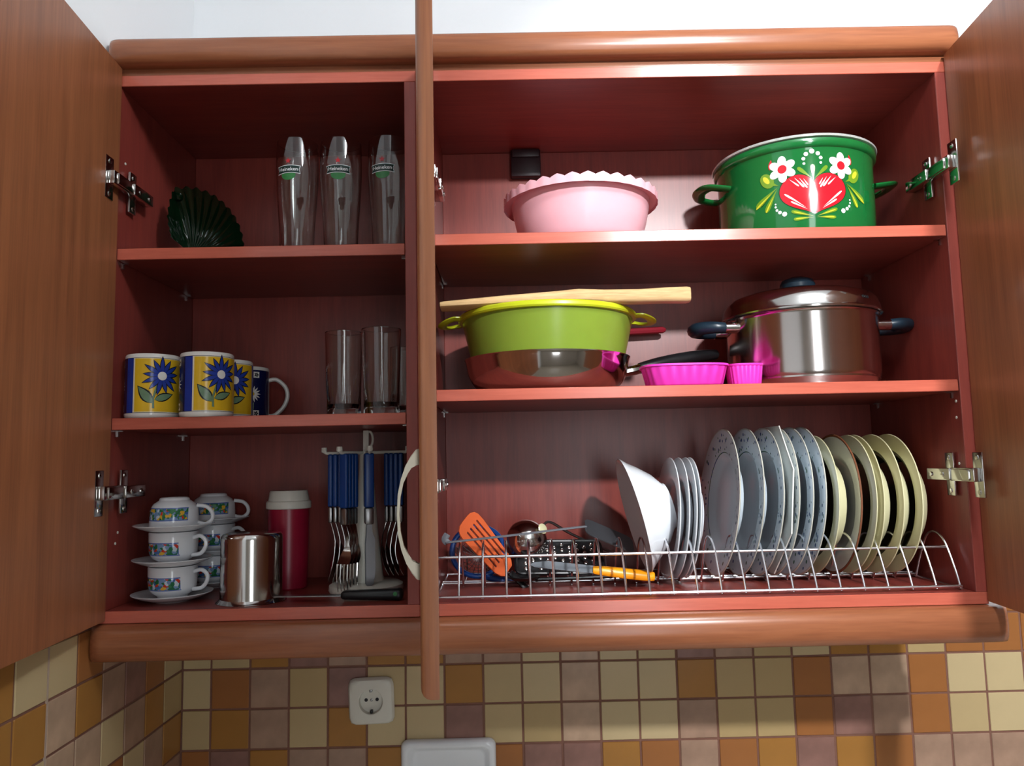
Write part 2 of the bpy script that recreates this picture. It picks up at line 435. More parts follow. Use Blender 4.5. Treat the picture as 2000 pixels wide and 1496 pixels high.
# mouldings that run across both cabinets
def moulding(name, label, prof, x0, x1, rend, cat):
    """prof: (forward, z) outline; ends rounded in plan"""
    bm = bmesh.new(); st = []
    N = 8
    xs = []
    for k in range(N+1): xs.append((x0, k/N, -1))
    secs = []
    for k in range(N+1):
        a = PI/2*k/N; secs.append((x0 + rend*(1-math.sin(a)) if False else x0 + rend*(1-math.cos(a)), math.sin(a)))
    for k in range(N, -1, -1):
        a = PI/2*k/N; secs.append((x1 - rend*(1-math.cos(a)), math.sin(a)))
    rings = [[bm.verts.new((x, (-f*(.15+.85*s) if f > 0 else -f), z)) for f, z in prof] for x, s in secs]
    n = len(prof)
    for A, B in zip(rings, rings[1:]):
        for k in range(n): bm.faces.new((A[k], A[(k+1) % n], B[(k+1) % n], B[k]))
    bm.faces.new(rings[0]); bm.faces.new(rings[-1][::-1])
    o = obj(name, bm, VEN_H, None, angle=50); tag(o, label, cat); return o
def bull(z0, z1, f, back, n=10):
    """bullnose section bulging forward by f"""
    out = [(-back, z0), (f*.25, z0)]
    for k in range(n+1):
        a = -PI/2 + PI*k/n
        out.append((f*.25 + f*.75*max(0, math.cos(a))**.7, (z0+z1)/2 + (z1-z0)/2*math.sin(a)))
    out += [(f*.25, z1), (-back, z1)]
    res = []
    for p in out:
        if not res or (abs(p[0]-res[-1][0]) + abs(p[1]-res[-1][1])) > 1e-5: res.append(p)
    return res
moulding('cornice_moulding', 'rounded brown wooden cornice running along the top of both cabinets', [(-.05, .7756), (-.003, .7756), (-.003, .7860)] + bull(.786, .826, .022, .05)[1:], XL+.0008, 1.245, .018, 'moulding')
moulding('light_valance', 'rounded brown wooden light rail running along the bottom of both cabinets', bull(-.066, -.0172, .024, .02), XL+.0018, 1.246, .022, 'moulding')

# ------------------------------------------------------------------ left cabinet, top shelf
L1, L2, R1, R2 = .5134, .2671, .526, .2982
RED = mat('red_print', (196, 36, 46), .3, 0, .05); WHITEPR = mat('white_print', (236, 240, 240), .3, 0, .02)
DKGREEN = mat('dark_green_print', (12, 44, 38), .3, 0, .05); MIDGREEN = mat('green_print', (46, 120, 62), .35, 0, .1)
def text_shapes(body, width):
    cu = bpy.data.curves.new('lettering', 'FONT'); cu.body = body; cu.align_x = 'CENTER'; cu.resolution_u = 3; cu.offset = .012
    o = bpy.data.objects.new('lettering', cu); COL.objects.link(o)
    dg = bpy.context.evaluated_depsgraph_get(); dg.update()
    me = bpy.data.meshes.new_from_object(o.evaluated_get(dg))
    bpy.data.objects.remove(o); bpy.data.curves.remove(cu)
    xs = [v.co.x for v in me.vertices]; ys = [v.co.y for v in me.vertices]
    k = width/(max(xs)-min(xs)); x0, y0 = (max(xs)+min(xs))/2, (max(ys)+min(ys))/2
    sh = [[((me.vertices[i].co.x-x0)*k, (me.vertices[i].co.y-y0)*k) for i in p.vertices] for p in me.polygons]
    bpy.data.meshes.remove(me); return sh
BEER = [(0, .0), (.0285, .0), (.0292, .002), (.0282, .006), (.0268, .03), (.0277, .055), (.0298, .085), (.0322, .12), (.0335, .15), (.0330, .175), (.0322, .198)]
BEERI = [(.0312, .1982), (.0318, .175), (.0322, .15), (.0308, .12), (.0283, .085), (.0262, .055), (.0248, .03), (.022, .022), (0, .020)]
LET = text_shapes('Heineken', .030)
def beer(x, y, th, label):
    t = thing('beer_glass', label, 'glass', (x, y, L1), group='beer glasses on the top shelf')
    obj('glass_body', nlathe(BEER+BEERI, 48), GLASS, t)
    sh = [(ell(0, .1362, .0118, .0085, 0, 24), 3, 0)]
    ban = [(-.0185, .1385), (-.0165, .144), (-.0185, .1495), (-.006, .1505), (.006, .1505), (.0185, .1495), (.0165, .144), (.0185, .1385), (.006, .1395), (-.006, .1395)]
    sh.append(([(x*1.04, .1445+(z-.1445)*1.16) for x, z in ban], 1, 1)); sh.append((ban, 2, 2))
    sh += [([(x, z*1.0+.1449) for x, z in p], 1, 3) for p in LET]
    st = []
    for k in range(10):
        r = .0052 if k % 2 == 0 else .0022; a = PI/2 + k*PI/5; st.append((r*math.cos(a), .1585+r*math.sin(a)))
    sh.append((st, 0, 1))
    print_on('printed_logo', sh, lambda z: interp(BEER[1:], z), .033, math.radians(th), t, [RED, WHITEPR, DKGREEN, MIDGREEN], step=.003)
    return t
beer(.2316, .11, -100, 'tall clear beer glass nearest the green glass dish, red star above its label')
beer(.3014, .112, -86, 'middle one of the three tall clear beer glasses on the top shelf')
beer(.3790, .11, -100, 'tall clear beer glass nearest the open middle door, on the top shelf')
# ribbed leaf-shaped dish of dark green glass, standing on its foot and tilted
t = thing('glass_dish', 'dark green ribbed glass dish, fan shaped, standing in the corner of the top shelf', 'dish', (.085, .15, L1))
bm = bmesh.new(); NU, NV = 96, 8; grid = []
for i in range(NU+1):
    a = math.radians(-14 + 176*i/NU)
    grid.append([(a, j/NV, .5+.5*math.cos(i/NU*PI*2*19)) for j in range(NV+1)])
def dishpt(a, v, rib, off):
    r = .014 + (.080 + .006*max(0, math.sin(a))**4 + .004*rib*v)*v
    if a > 1.75: r = .014 + (r-.014)*(1-.62*((a-1.75)/1.08)**.9)
    y = -.034*v**1.8 - .0035*rib*v + off*(1-.0*v)
    x = -.037 + r*math.cos(a); xl = -.052 + .012*max(0, 1-r*math.sin(a)/.05)
    if x < xl: y -= (xl-x)*.5; x = xl + (x-xl)*.12
    return (x, y, max(.0006, .030 + r*math.sin(a)))
for off in (0, .004):
    vs = [[bm.verts.new(dishpt(a, v, rib, off)) for a, v, rib in row] for row in grid]
    for A, B in zip(vs, vs[1:]):
        for k in range(NV): bm.faces.new((A[k], A[k+1], B[k+1], B[k]))
    if off == 0: first = vs
for A, B in ((first, vs),):
    for k in range(NU):
        for e in (0, NV): bm.faces.new((A[k][e], A[k+1][e], B[k+1][e], B[k][e]))
    for k in range(NV):
        for e in (0, NU): bm.faces.new((A[e][k], A[e][k+1], B[e][k+1], B[e][k]))
obj('ribbed_bowl', bm, GREENGLASS, t)
obj('foot', nlathe([(0, 0), (.026, 0), (.028, .004), (.018, .010), (.012, .022), (.016, .034), (0, .036)], 24, mtx=Matrix.Translation((-.034, .004, 0))), GREENGLASS, t)
obj('knob', nlathe([(0, -.008), (.006, -.006), (.0085, 0), (.006, .006), (0, .008)], 16, mtx=Matrix.Translation((-.050, -.026, .120))), GREENGLASS, t)

# ------------------------------------------------------------------ left cabinet, middle shelf: mugs and tumblers
MBLUE = mat('blue_glaze', (36, 62, 156), .2, 0, .2, scale=90); MDARK = mat('navy_glaze', (18, 24, 70), .2, 0, .15); MYEL = mat('yellow_glaze', (226, 184, 40), .2, 0, .1, scale=60)
MCREAM = mat('ivory_glaze', (226, 220, 196), .2, 0, .03); MINK = mat('dark_outline', (24, 28, 34), .25, 0, .05); MLEAF = mat('sage_glaze', (108, 138, 108), .25, 0, .25, scale=120); MWHITE = mat('white_glaze', (232, 232, 226), .15, 0, .02)
MUGM = [MYEL, MBLUE, MDARK, MCREAM, MINK, MLEAF, MWHITE]
MR, MH = .0372, .093
def rect(u0, u1, v0, v1): return [(u0, v0), (u1, v0), (u1, v1), (u0, v1)]
def mug_print():
    C = 2*PI*MR; lo, hi = .008, .0865; sh = []
    sh += [(rect(-C*.47, C*.47, lo-.0006, hi+.0006), 4, 0)]
    sh += [(rect(-.040, .034, lo, hi), 3, 1), (rect(-.0375, .034, lo+.001, hi-.001), 0, 2), (rect(-.053, -.040, lo, hi), 1, 1), (rect(.034, .047, lo, hi), 1, 1)]
    for a, b in ((-C*.47, -.053), (.047, C*.47)):
        sh.append((rect(a, b, lo, hi), 2, 1)); m = (a+b)/2 + (.006 if a < 0 else -.006)
        for k in range(14): sh.append((leaf(m + .002*math.cos(2*PI*k/14), .047+.002*math.sin(2*PI*k/14), .012, .0014, 2*PI*k/14), 6, 2))
        sh.append((ell(m, .047, .0028, .0028), 0, 3)); sh.append((leaf(m-.004, .012, .022, .003, 1.3), 5, 2))
        for vz in (.015, .079):
            for d in (-.006, .006):
                sh.append((rect(m+d-.005, m+d+.005, vz-.005, vz+.005), 6, 2)); sh += [(ell(m+d+.0022*math.cos(q), vz+.0022*math.sin(q), .0018, .0012, q, 8), 4, 3) for q in (0, 1.26, 2.5, 3.77, 5.03)]
    fx, fz = .0, .0605
    stem = [(-.0125, .014), (-.0100, .0135), (-.0105, .028), (-.004, .052), (-.0065, .053), (-.0125, .03)]
    sh += [([((x+.0115)*1.25-.0115, z) for x, z in stem], 4, 3), (stem, 5, 4)]
    for x, z, L, w, r in ((-.0125, .021, .031, .0065, 2.25), (-.010, .026, .027, .0052, .32)):
        sh += [(leaf(x, z, L*1.06, w*1.2, r), 4, 3), (leaf(x, z, L, w*.86, r), 5, 4)]
    N = 13
    for k in range(N):
        a = 2*PI*k/N + .12; L = .0255 if k % 2 else .0225
        sh += [(leaf(fx+.004*math.cos(a), fz+.004*math.sin(a), L, .0037, a), 4, 5), (leaf(fx+.004*math.cos(a), fz+.004*math.sin(a), L*.92, .0026, a), 1, 6)]
    sh.append((ell(fx, fz, .0062, .0062, 0, 20), 6, 7))
    return sh
MUGP = [(0, .001), (MR-.004, .001), (MR-.003, 0), (MR-.0008, .002), (MR, .005), (MR, MH-.002), (MR-.0012, MH), (MR-.0028, MH-.0012), (MR-.0034, MH-.006), (MR-.0036, .010), (MR-.008, .005), (0, .0045)]
def first_mug(label, loc, th):
    t = thing('mug', label, 'mug', loc, (0, 0, math.radians(th)), 'flowered mugs on the middle shelf')
    obj('mug_body', nlathe(MUGP, 56), MWHITE, t)
    print_on('painted_flower', mug_print(), lambda z: MR, MR, 0, t, MUGM, step=.004, eps=.00012)
    pts = bez([(-MR+.001, 0, .073), (-MR-.012, 0, .074), (-MR-.026, 0, .062), (-MR-.030, 0, .046), (-MR-.024, 0, .028), (-MR-.010, 0, .014), (-MR+.001, 0, .012)], 6)
    obj('handle', ntube(pts, .0048, 10, flat=.75, up=(1, 0, 0)), MWHITE, t)
    return t
mg = first_mug('yellow mug with a blue flower beside the left panel of the middle shelf', (.0392, .042, L2), -46)
dup(mg, 'yellow mug with a blue flower, second from the left and foremost on the middle shelf', (.1222, .034, L2), (0, 0, math.radians(-38)))
dup(mg, 'yellow flowered mug half hidden behind the foremost mug', (.1225, .118, L2), (0, 0, math.radians(-55)))
dup(mg, 'navy mug side with white daisy, rearmost of the mugs, its handle to the right', (.1215, .205, L2), (0, 0, math.radians(193)))
def tumbler_prof(h, r0, r1):
    return [(0, 0), (r0-.002, 0), (r0, .0015), (r0+.0004, .030), (r0+.0002, .036), (r0+(r1-r0)*.5, h*.55), (r1, h), (r1-.0012, h+.0005), (r1-.0020, h-.001), (r0+(r1-r0)*.5-.0022, h*.55), (r0-.0028, .034), (r0-.005, .020), (r0-.010, .0135), (0, .0125)]
def tumbler(x, y, h, r0, r1, label):
    pr = tumbler_prof(h, r0, r1)
    def facet(i, r, z, a):
        if 2 <= i <= 3:
            s = 2*PI/10; q = (a % s) - s/2; r2 = r*.985*math.cos(s/2)/math.cos(q)+.0004
            return (min(r, r2), z)
        return (r, z)
    t = thing('tumbler', label, 'glass', (x, y, L2), group='tall tumblers on the middle shelf')
    obj('glass_body', nlathe(pr, 60, mod=facet), GLASS, t, angle=25)
    return t
tumbler(.3098, .095, .132, .0265, .0290, 'clear tall tumbler with a faceted foot, nearer the mugs')
tumbler(.3720, .072, .132, .0270, .0302, 'clear tall tumbler with a faceted foot, foremost beside the right panel')
tumbler(.3960, .150, .114, .0185, .0205, 'narrow clear glass mostly hidden behind the front tumbler and panel')

# ------------------------------------------------------------------ left cabinet, bottom: cup stacks
def fruit_band(name, z0, z1):
    m = bpy.data.materials.new(name); m.use_nodes = True; nt = m.node_tree; b = nt.nodes['Principled BSDF']
    N = nt.nodes.new; Lk = nt.links.new
    tc = N('ShaderNodeTexCoord'); sx = N('ShaderNodeSeparateXYZ'); Lk(tc.outputs['Object'], sx.inputs[0])
    def mth(op, a, bb):
        n = N('ShaderNodeMath'); n.operation = op
        for i, v in enumerate((a, bb)):
            if isinstance(v, (int, float)): n.inputs[i].default_value = v
            else: Lk(v, n.inputs[i])
        return n.outputs[0]
    z = sx.outputs[2]
    inb = mth('MULTIPLY', mth('GREATER_THAN', z, z0), mth('LESS_THAN', z, z1))
    core = mth('MULTIPLY', mth('GREATER_THAN', z, z0+.0016), mth('LESS_THAN', z, z1-.0016))
    gap = mth('LESS_THAN', sx.outputs[0], .0255)
    inb = mth('MULTIPLY', inb, gap)
    vo = N('ShaderNodeTexVoronoi'); vo.inputs['Scale'].default_value = 250; Lk(tc.outputs['Object'], vo.inputs['Vector'])
    hs = N('ShaderNodeSeparateColor'); Lk(vo.outputs['Color'], hs.inputs[0])
    rp = N('ShaderNodeValToRGB'); rp.color_ramp.interpolation = 'CONSTANT'
    cs = [(0, (120, 150, 190)), (.2, (40, 110, 70)), (.42, (200, 215, 225)), (.52, (60, 130, 80)), (.7, (226, 180, 60)), (.8, (205, 60, 40)), (.9, (70, 110, 170))]
    e = rp.color_ramp.elements; e[0].position = 0; e[0].color = lin(cs[0][1]); e[1].position = cs[1][0]; e[1].color = lin(cs[1][1])
    for p, c in cs[2:]:
        q = e.new(p); q.color = lin(c)
    Lk(hs.outputs[0], rp.inputs[0])
    m1 = N('ShaderNodeMix'); m1.data_type = 'RGBA'; m1.inputs[6].default_value = lin((96, 118, 178)); Lk(rp.outputs[0], m1.inputs[7]); Lk(core, m1.inputs[0])
    m2 = N('ShaderNodeMix'); m2.data_type = 'RGBA'; m2.inputs[6].default_value = lin((230, 234, 238)); Lk(m1.outputs[2], m2.inputs[7]); Lk(inb, m2.inputs[0])
    Lk(m2.outputs[2], b.inputs['Base Color']); b.inputs['Roughness'].default_value = .12; return m
CUPM = fruit_band('fruit_band_porcelain', .014, .033)
CUPP = [(0, .001), (.018, .001), (.019, 0), (.0205, .001), (.0215, .004), (.029, .009), (.0335, .017), (.0342, .030), (.0345, .046), (.0338, .0472), (.0328, .046), (.0322, .030), (.0312, .018), (.026, .0105), (0, .0065)]
SAUP = [(0, .001), (.022, .001), (.0235, 0), (.025, .0012), (.038, .004), (.050, .0085), (.0565, .0118), (.0568, .0128), (.0555, .0130), (.048, .0105), (.036, .0062), (.024, .0042), (0, .0040)]
def saucer(label, loc):
    o = obj('saucer', nlathe(SAUP, 56), WHITEC); o.location = loc
    return tag(o, label, 'saucer', 'white saucers in the cup stacks')
CUP0 = []
def cup(label, loc, rz, flip=False):
    rot = (PI if flip else 0, 0, math.radians(rz))
    if not CUP0:
        t = thing('teacup', label, 'cup', loc, rot, 'fruit banded teacups'); obj('cup_body', nlathe(CUPP, 56), CUPM, t)
        pts = bez([(.0335, 0, .038), (.045, 0, .0405), (.054, 0, .034), (.054, 0, .024), (.046, 0, .015), (.032, 0, .0125)], 6)
        obj('handle', ntube(pts, .0030, 10, flat=1.0), WHITEC, t); CUP0.append(t); return t
    return dup(CUP0[0], label, loc, rot)
for st, (x, y, where) in enumerate(((.0608, .076, 'front cup stack'), (.0700, .205, 'rear cup stack'))):
    for k, lv in enumerate(('bottom', 'middle', 'top')):
        saucer('white saucer, %s one of the %s' % (lv, where), (x, y, .0498*k))
        if k < 2: cup('white teacup with a fruit band, %s one of the %s' % ('lower' if k == 0 else 'middle', where), (x, y, .0498*k+.0045), (-8, -14)[k]+5*st)
        else: cup('white teacup with a fruit band, upside down on the %s' % where, (x, y, .0996+.0046+.0472), 8+6*st, True)
# steel canister, upside down
bm = nlathe([(0, .0985), (.036, .0985), (.0405, .0975), (.0430, .0945), (.0437, .090), (.0437, .012), (.0440, .006), (.0475, .002), (.0495, .0008), (.0490, 0), (.045, .0008), (.0425, .004), (.0425, .09), (.038, .096), (0, .097)], 64)
o = obj('steel_canister', bm, STEEL); o.location = (.1829, .060, 0); tag(o, 'polished steel canister standing upside down in front of the red flask', 'canister')
# red flask with a white lid
t = thing('flask', 'dark red vacuum flask with a white screw lid behind the steel canister', 'flask', (.2045, .172, 0))
obj('flask_body', nlathe([(0, 0), (.0285, 0), (.0300, .002), (.0305, .02), (.0330, .118), (.0325, .126), (0, .126)], 40), mat('dark_red_enamel', (150, 24, 52), .3, 0, .04), t)
obj('lid', nlathe([(0, .1262), (.0345, .1262), (.0355, .1275), (.0355, .136), (.0345, .138), (.0325, .139), (.0300, .153), (.0285, .155), (0, .1555)], 40), WHITEP, t)
# cutlery stand
t = thing('cutlery_stand', 'white cutlery stand with a tapered post on a round base', 'stand', (.3378, .130, 0))
obj('base', nlathe([(0, 0), (.056, 0), (.0575, .003), (.0565, .010), (.050, .0135), (.026, .0155), (0, .0155)], 48), WHITEP, t)
obj('post', nlathe([(0, .0150), (.0280, .0150), (.0255, .024), (.0225, .05), (.0185, .09), (.0145, .14), (.0115, .18), (.0105, .2150), (0, .2150)], 32), WHITEP, t)
bm = nbox(-.0045, .0045, -.003, .003, .2140, .2480, bev=.001)
tube(bm, [(.0055+.0050*math.sin(a), 0, .2340-.0120*math.cos(a)) for a in (2*PI*k/20 for k in range(20))], .0020, 8, closed=True, up=(0, 1, 0))
obj('carrying_loop', bm, WHITEP, t)
ARMS = [(178, 'spoon', 4, .033), (243, 'fork', 4, .031), (286, 'knife', 3, .033), (-4, 'teaspoon', 4, .033)]
HZ = .214
for az, kind, n, r0 in ARMS:
    a = math.radians(az); L = r0+.0076*(n-1)+.007
    bm = ntube([(0, 0, HZ-.001), (L*.6*math.cos(a), L*.6*math.sin(a), HZ-.001), (L*math.cos(a), L*math.sin(a), HZ-.001), ((L+.004)*math.cos(a), (L+.004)*math.sin(a), HZ+.003), ((L+.004)*math.cos(a), (L+.004)*math.sin(a), HZ+.008)], [.0026, .0026, .0026, .0050, .0042], 8)
    obj('arm', bm, WHITEP, t)
def cutlery(kind):
    """hangs from its handle end at the local origin; flat face along local x, local y points outwards"""
    t = thing(kind, '', 'cutlery', (0, 0, 0), group='blue handled cutlery on the stand')
    bm = xf(nbox(-.0070, .0070, -.0037, .0037, -.078, .004, bev=.0024, seg=3), Matrix.Identity(4)); obj('handle', bm, BLUEP, t)
    obj('ferrule', nbox(-.0064, .0064, -.0030, .0030, -.103, -.0785, bev=.0022, seg=2), STEELD, t)
    bm = bmesh.new(); z0 = -.1025
    if kind == 'knife':
        out = [(-.0035, z0), (.0035, z0), (.0045, z0-.012), (.0085, z0-.022), (.0088, z0-.070), (.0060, z0-.088), (.0010, z0-.094), (-.0050, z0-.090), (-.0055, z0-.03), (-.0040, z0-.012)]
        prism(bm, out, -.0006, .0006); xf(bm, Matrix.Rotation(PI/2, 4, 'X') @ Matrix.Identity(4))
        for v in bm.verts: v.co = Vector((v.co.x, v.co.y, v.co.z))
        # prism was drawn in xy, the turn above puts y onto z
    else:
        neck, bl, bw = (.040, .052, .0185) if kind != 'teaspoon' else (.042, .040, .0150)
        NZ, NX = 16, 6; rows = []
        for i in range(NZ+1):
            s = i/NZ; z = z0 - s*(neck+bl) if kind != 'fork' else z0 - s*(neck+.020)
            tot = neck+bl if kind != 'fork' else neck+.020; d = s*tot
            if d < neck*.8: w = .0030 - .0006*math.sin(PI*d/(neck*.8))
            elif kind == 'fork': w = .0030 + (.0110-.0030)*min(1, ((d-neck*.8)/(tot-neck*.8))*1.5)**.7
            else:
                q = (d-neck*.8)/(tot-neck*.8); w = .0028 + (bw/1.0-.0028)*math.sqrt(max(0, math.sin(PI*min(1, q*.985+.0))))*.62
            row = []
            for j in range(NX+1):
                x = (-1+2*j/NX); deep = 0
                if kind != 'fork' and d > neck*.8: deep = .006*math.sin(PI*min(1, q))*(1-x*x)
                bend = .010*math.sin(PI*min(1, d/tot))
                row.append((x*w, bend - deep - .004*(d/tot), z))
            rows.append(row)
        for off in (0, .0011):
            vv = [[bm.verts.new((x, y+off, z)) for x, y, z in row] for row in rows]
            for A, B in zip(vv, vv[1:]):
                for k in range(NX): bm.faces.new((A[k], A[k+1], B[k+1], B[k]))
            if off == 0: f0 = vv
        for k in range(NZ):
            for e in (0, NX): bm.faces.new((f0[k][e], f0[k+1][e], vv[k+1][e], vv[k][e]))
        for k in range(NX):
            for e in (0, NZ): bm.faces.new((f0[e][k], f0[e][k+1], vv[e][k+1], vv[e][k]))
        if kind == 'fork':
            zt = z0-(neck+.020)
            for k in range(4):
                x = -.0095 + k*.0063
                tube(bm, [(x, -.0035, zt+.002), (x*1.02, -.0050, zt-.018), (x*.98, -.0020, zt-.040)], [.0017, .0015, .0009], 6)
    obj('blade' if kind == 'knife' else ('tines' if kind == 'fork' else 'bowl'), bm, mat('dull_dark_steel', (120, 120, 122), .4, 1, .05) if kind == 'knife' else STEEL, t)
    return t
WH = {'spoon': ('spoon', 'left arm of the stand'), 'fork': ('fork', 'front left arm of the stand'), 'knife': ('table knife', 'front right arm of the stand'), 'teaspoon': ('teaspoon', 'right arm of the stand')}
ORD = ['innermost', 'second from the post', 'third from the post', 'fourth from the post', 'outermost']
for az, kind, n, r0 in ARMS:
    a = math.radians(az); proto = None
    for k in range(n):
        r = r0 + .0076*k; word = 'outermost' if k == n-1 else ORD[k]
        lab = 'blue handled %s, %s on the %s' % (WH[kind][0], word, WH[kind][1])
        loc = (.3378 + r*math.cos(a), .130 + r*math.sin(a), HZ-.0065); rot = (0, 0, a + PI/2 + random.uniform(-.05, .05))
        if proto is None:
            proto = cutlery(kind); proto['label'] = lab; proto.location = loc; proto.rotation_euler = rot
        else: dup(proto, lab, loc, rot)
# kitchen knife lying in front of the stand
t = thing('kitchen_knife', 'kitchen knife with a black handle lying in front of the cutlery stand', 'knife', (.362, .040, .0085), (0, 0, math.radians(-3)))
bm = xf(nbox(-.044, .046, -.010, .010, -.0080, .0080, bev=.006, seg=3), Matrix.Identity(4))
for v in bm.verts: v.co.z *= 1 - .25*max(0, -v.co.x/.044)
obj('handle', bm, BLACKP, t)
bm = bmesh.new(); prism(bm, [(-.043, -.008), (-.043, .006), (-.13, .006), (-.165, -.002), (-.172, -.008)], -.0012, .0004); obj('blade', bm, STEELD, t)
bm = nlathe([(0, 0), (.003, 0), (.003, .0006), (0, .0008)], 12, mtx=Matrix.Translation((.036, -.0098, .002)) @ Matrix.Rotation(PI/2, 4, 'X')); obj('green_dot', bm, MIDGREEN, t)

# ------------------------------------------------------------------ right cabinet, top shelf
t = thing('mixing_bowl', 'pale pink plastic bowl with a scalloped rim on the top shelf', 'bowl', (.6890, .137, R1))
obj('bowl_body', nlathe([(0, .001), (.078, .001), (.082, 0), (.088, .003), (.0985, .022), (.106, .048), (.1115, .075), (.1130, .084), (.1112, .084), (.1095, .075), (.104, .048), (.0965, .022), (.086, .005), (0, .004)], 96), PINKP, t)
NS = 34
def scal(i, r, z, a):
    fr = (a*NS/(2*PI)) % 1; k = (1-abs(2*fr-1))**.8
    return (r + (.0008*k if i in (2, 3) else 0), z + (.0048*k if i in (3, 4) else 0))
bm = nlathe([(.1118, .0838), (.1235, .0832), (.1252, .0800), (.1250, .0905), (.1236, .0905), (.1225, .0850), (.1118, .0852)], NS*8, mod=scal)
obj('scalloped_rim', bm, PINKP, t, angle=50)
# green enamel pot
PX, PY = 1.0405, .134; PR = .1200
t = thing('enamel_pot', 'green enamel pot painted with a red heart and white flowers on the top shelf', 'pot', (PX, PY, R1+.0003))
POT = [(0, 0), (.112, 0), (.1165, .003), (.1188, .012), (PR, .05), (PR, .1225), (.1210, .126), (.1235, .1275), (.1255, .1305), (.1258, .135), (.1250, .139), (.1230, .1405)]
obj('pot_body', nlathe(POT + [(.1180, .1385), (.1178, .05), (.114, .006), (0, .004)], 96), ENAMEL, t)
bm = nlathe([(.1215, .1408), (.1270, .1412), (.1278, .1432), (.1262, .1452), (.115, .1490), (.08, .1600), (.03, .1665), (0, .1670), ], 72)
obj('lid', bm, mat('pale_enamel_rim', (206, 208, 204), .18, .3, .03), t)
obj('lid_knob', nlathe([(0, .166), (.010, .166), (.009, .172), (.017, .178), (.018, .183), (.010, .188), (0, .189)], 24), NAVYP, t)
for s in (1, -1):
    pts = bez([(s*.1160, -.034, .094), (s*.132, -.034, .096), (s*.148, -.027, .099), (s*.1545, 0, .1005), (s*.148, .027, .099), (s*.132, .034, .096), (s*.1160, .034, .094)], 6)
    obj('handle', ntube(pts, .0105, 12, flat=.42), ENAMEL, t)
k = .000172
def sc(p): return [(x*k/.97, .0570 + y*k*1.04) for x, y in p]
heart = [(0, 88), (28, 124), (75, 152), (132, 160), (192, 144), (242, 106), (270, 52), (271, -4), (246, -54), (200, -94), (138, -126), (66, -152), (0, -180)]
heart = [(p.x, p.y) for p in bez([(x, y, 0) for x, y in heart], 4)]
full = heart + [(-x, y) for x, y in heart[-2:0:-1]]
sh = [(sc([(x*1.03, (y+5)*1.03-5) for x, y in full]), 3, 0), (sc(full), 0, 1)]
def both(pts, mi, ly):
    sh.append((sc(pts), mi, ly)); sh.append((sc([(-x, y) for x, y in pts][::-1]), mi, ly))
for q in range(6):
    a = PI/6 + q*PI/3; both(ell(242+68*math.cos(a), 226+68*math.sin(a), 47, 35, a), 1, 3)
both(ell(242, 226, 37, 37), 0, 5)
for x, y, r in ((48, 330, 18), (70, 292, 15), (68, 250, 11)): both(ell(x, y, r, r, 0, 12), 1, 2)
sh.append((sc(ell(0, 352, 21, 21)), 1, 2))
for x, y, L, w, r in ((0, 100, 140, 30, PI/2), (12, 120, 150, 26, .75)): both(drop(x, y, L, w, r), 2, 2) if r != PI/2 else sh.append((sc(drop(x, y, L, w, r)), 2, 2))
both(ell(372, 150, 72, 52, .95), 2, 2); both(drop(275, 88, 110, 30, .45), 2, 2)
both(drop(285, 78, 240, 38, -.62), 2, 2); both(drop(290, 66, 215, 34, -1.05), 2, 2)
both(drop(300, 70, 190, 10, -.78), 3, 1); both(ell(378, 158, 40, 20, .95), 4, 3)
both(drop(330, 40, 190, 12, -.64), 4, 3); both(drop(320, 10, 150, 11, -1.05), 4, 3)
for x, y, r in ((243, -160, 20), (280, -140, 15), (303, -118, 11), (312, -90, 9), (311, -65, 7)): both(ell(x, y, r, r, 0, 12), 1, 2)
both(drop(10, -205, 190, 26, .33), 2, 2); both(drop(10, -212, 165, 24, -.02), 2, 2); both(drop(40, -196, 140, 8, .33), 4, 3); both(drop(40, -212, 120, 8, -.02), 4, 3)
for x, y, L, w, r in ((150, 138, 118, 13, -2.25), (112, 132, 110, 12, -2.15), (190, 128, 100, 10, -2.4), (80, 124, 70, 8, -2.1)): both(drop(x, y, L, w, r), 1, 2)
for x, y, L, w, r in ((70, -125, 215, 13, .68), (60, -140, 150, 11, .55)): both(drop(x, y, L, w, r), 1, 2)
both(leaf(345, 240, 90, 16, 1.75), 0, 2)
print_on('painted_motif', sh, lambda z: interp(POT[1:6], z), PR, math.radians(-97.5), t,
         [mat('red_enamel', (186, 28, 40), .12, 0, .04), mat('white_enamel', (238, 240, 236), .12, 0, .02), mat('leaf_enamel', (104, 138, 34), .15, 0, .15, scale=90), mat('dark_green_enamel', (10, 56, 28), .12, 0, .05), mat('yellow_enamel', (196, 190, 50), .15, 0, .05)], step=.004)

# ------------------------------------------------------------------ right cabinet, middle shelf
AX, AY = .6270, .1288
t = thing('frying_pan', 'polished steel frying pan under the lime colander', 'pan', (AX, AY, R2))
obj('pan_body', nlathe([(0, .0), (.088, .0), (.098, .0015), (.110, .007), (.120, .017), (.1268, .032), (.1305, .050), (.1318, .0545), (.1325, .0555), (.1312, .0560), (.1295, .0545), (.1250, .032), (.1185, .0185), (.109, .009), (.095, .004), (0, .003)], 96), mat('mirror_steel', (214, 210, 206), .10, 1, .02), t)
bm = bmesh.new(); pts = bez([(.122, -.012, .033), (.138, -.012, .036), (.152, -.008, .040)], 6); tube(bm, pts, [.010]*len(pts), 10, flat=.8)
obj('bracket', bm, STEEL, t)
pts = bez([(.146, -.0095, .0385), (.175, -.002, .0455), (.21, .012, .0530), (.25, .030, .061), (.283, .046, .066)], 8)
obj('handle', ntube(pts, [.0100+.0032*math.sin(PI*i/(len(pts)-1)) for i in range(len(pts))], 12, flat=.85), BLACKP, t)
CZ = R2 + .012
t = thing('colander', 'lime green plastic colander with two ring handles standing in the steel pan', 'colander', (.6290, AY, CZ))
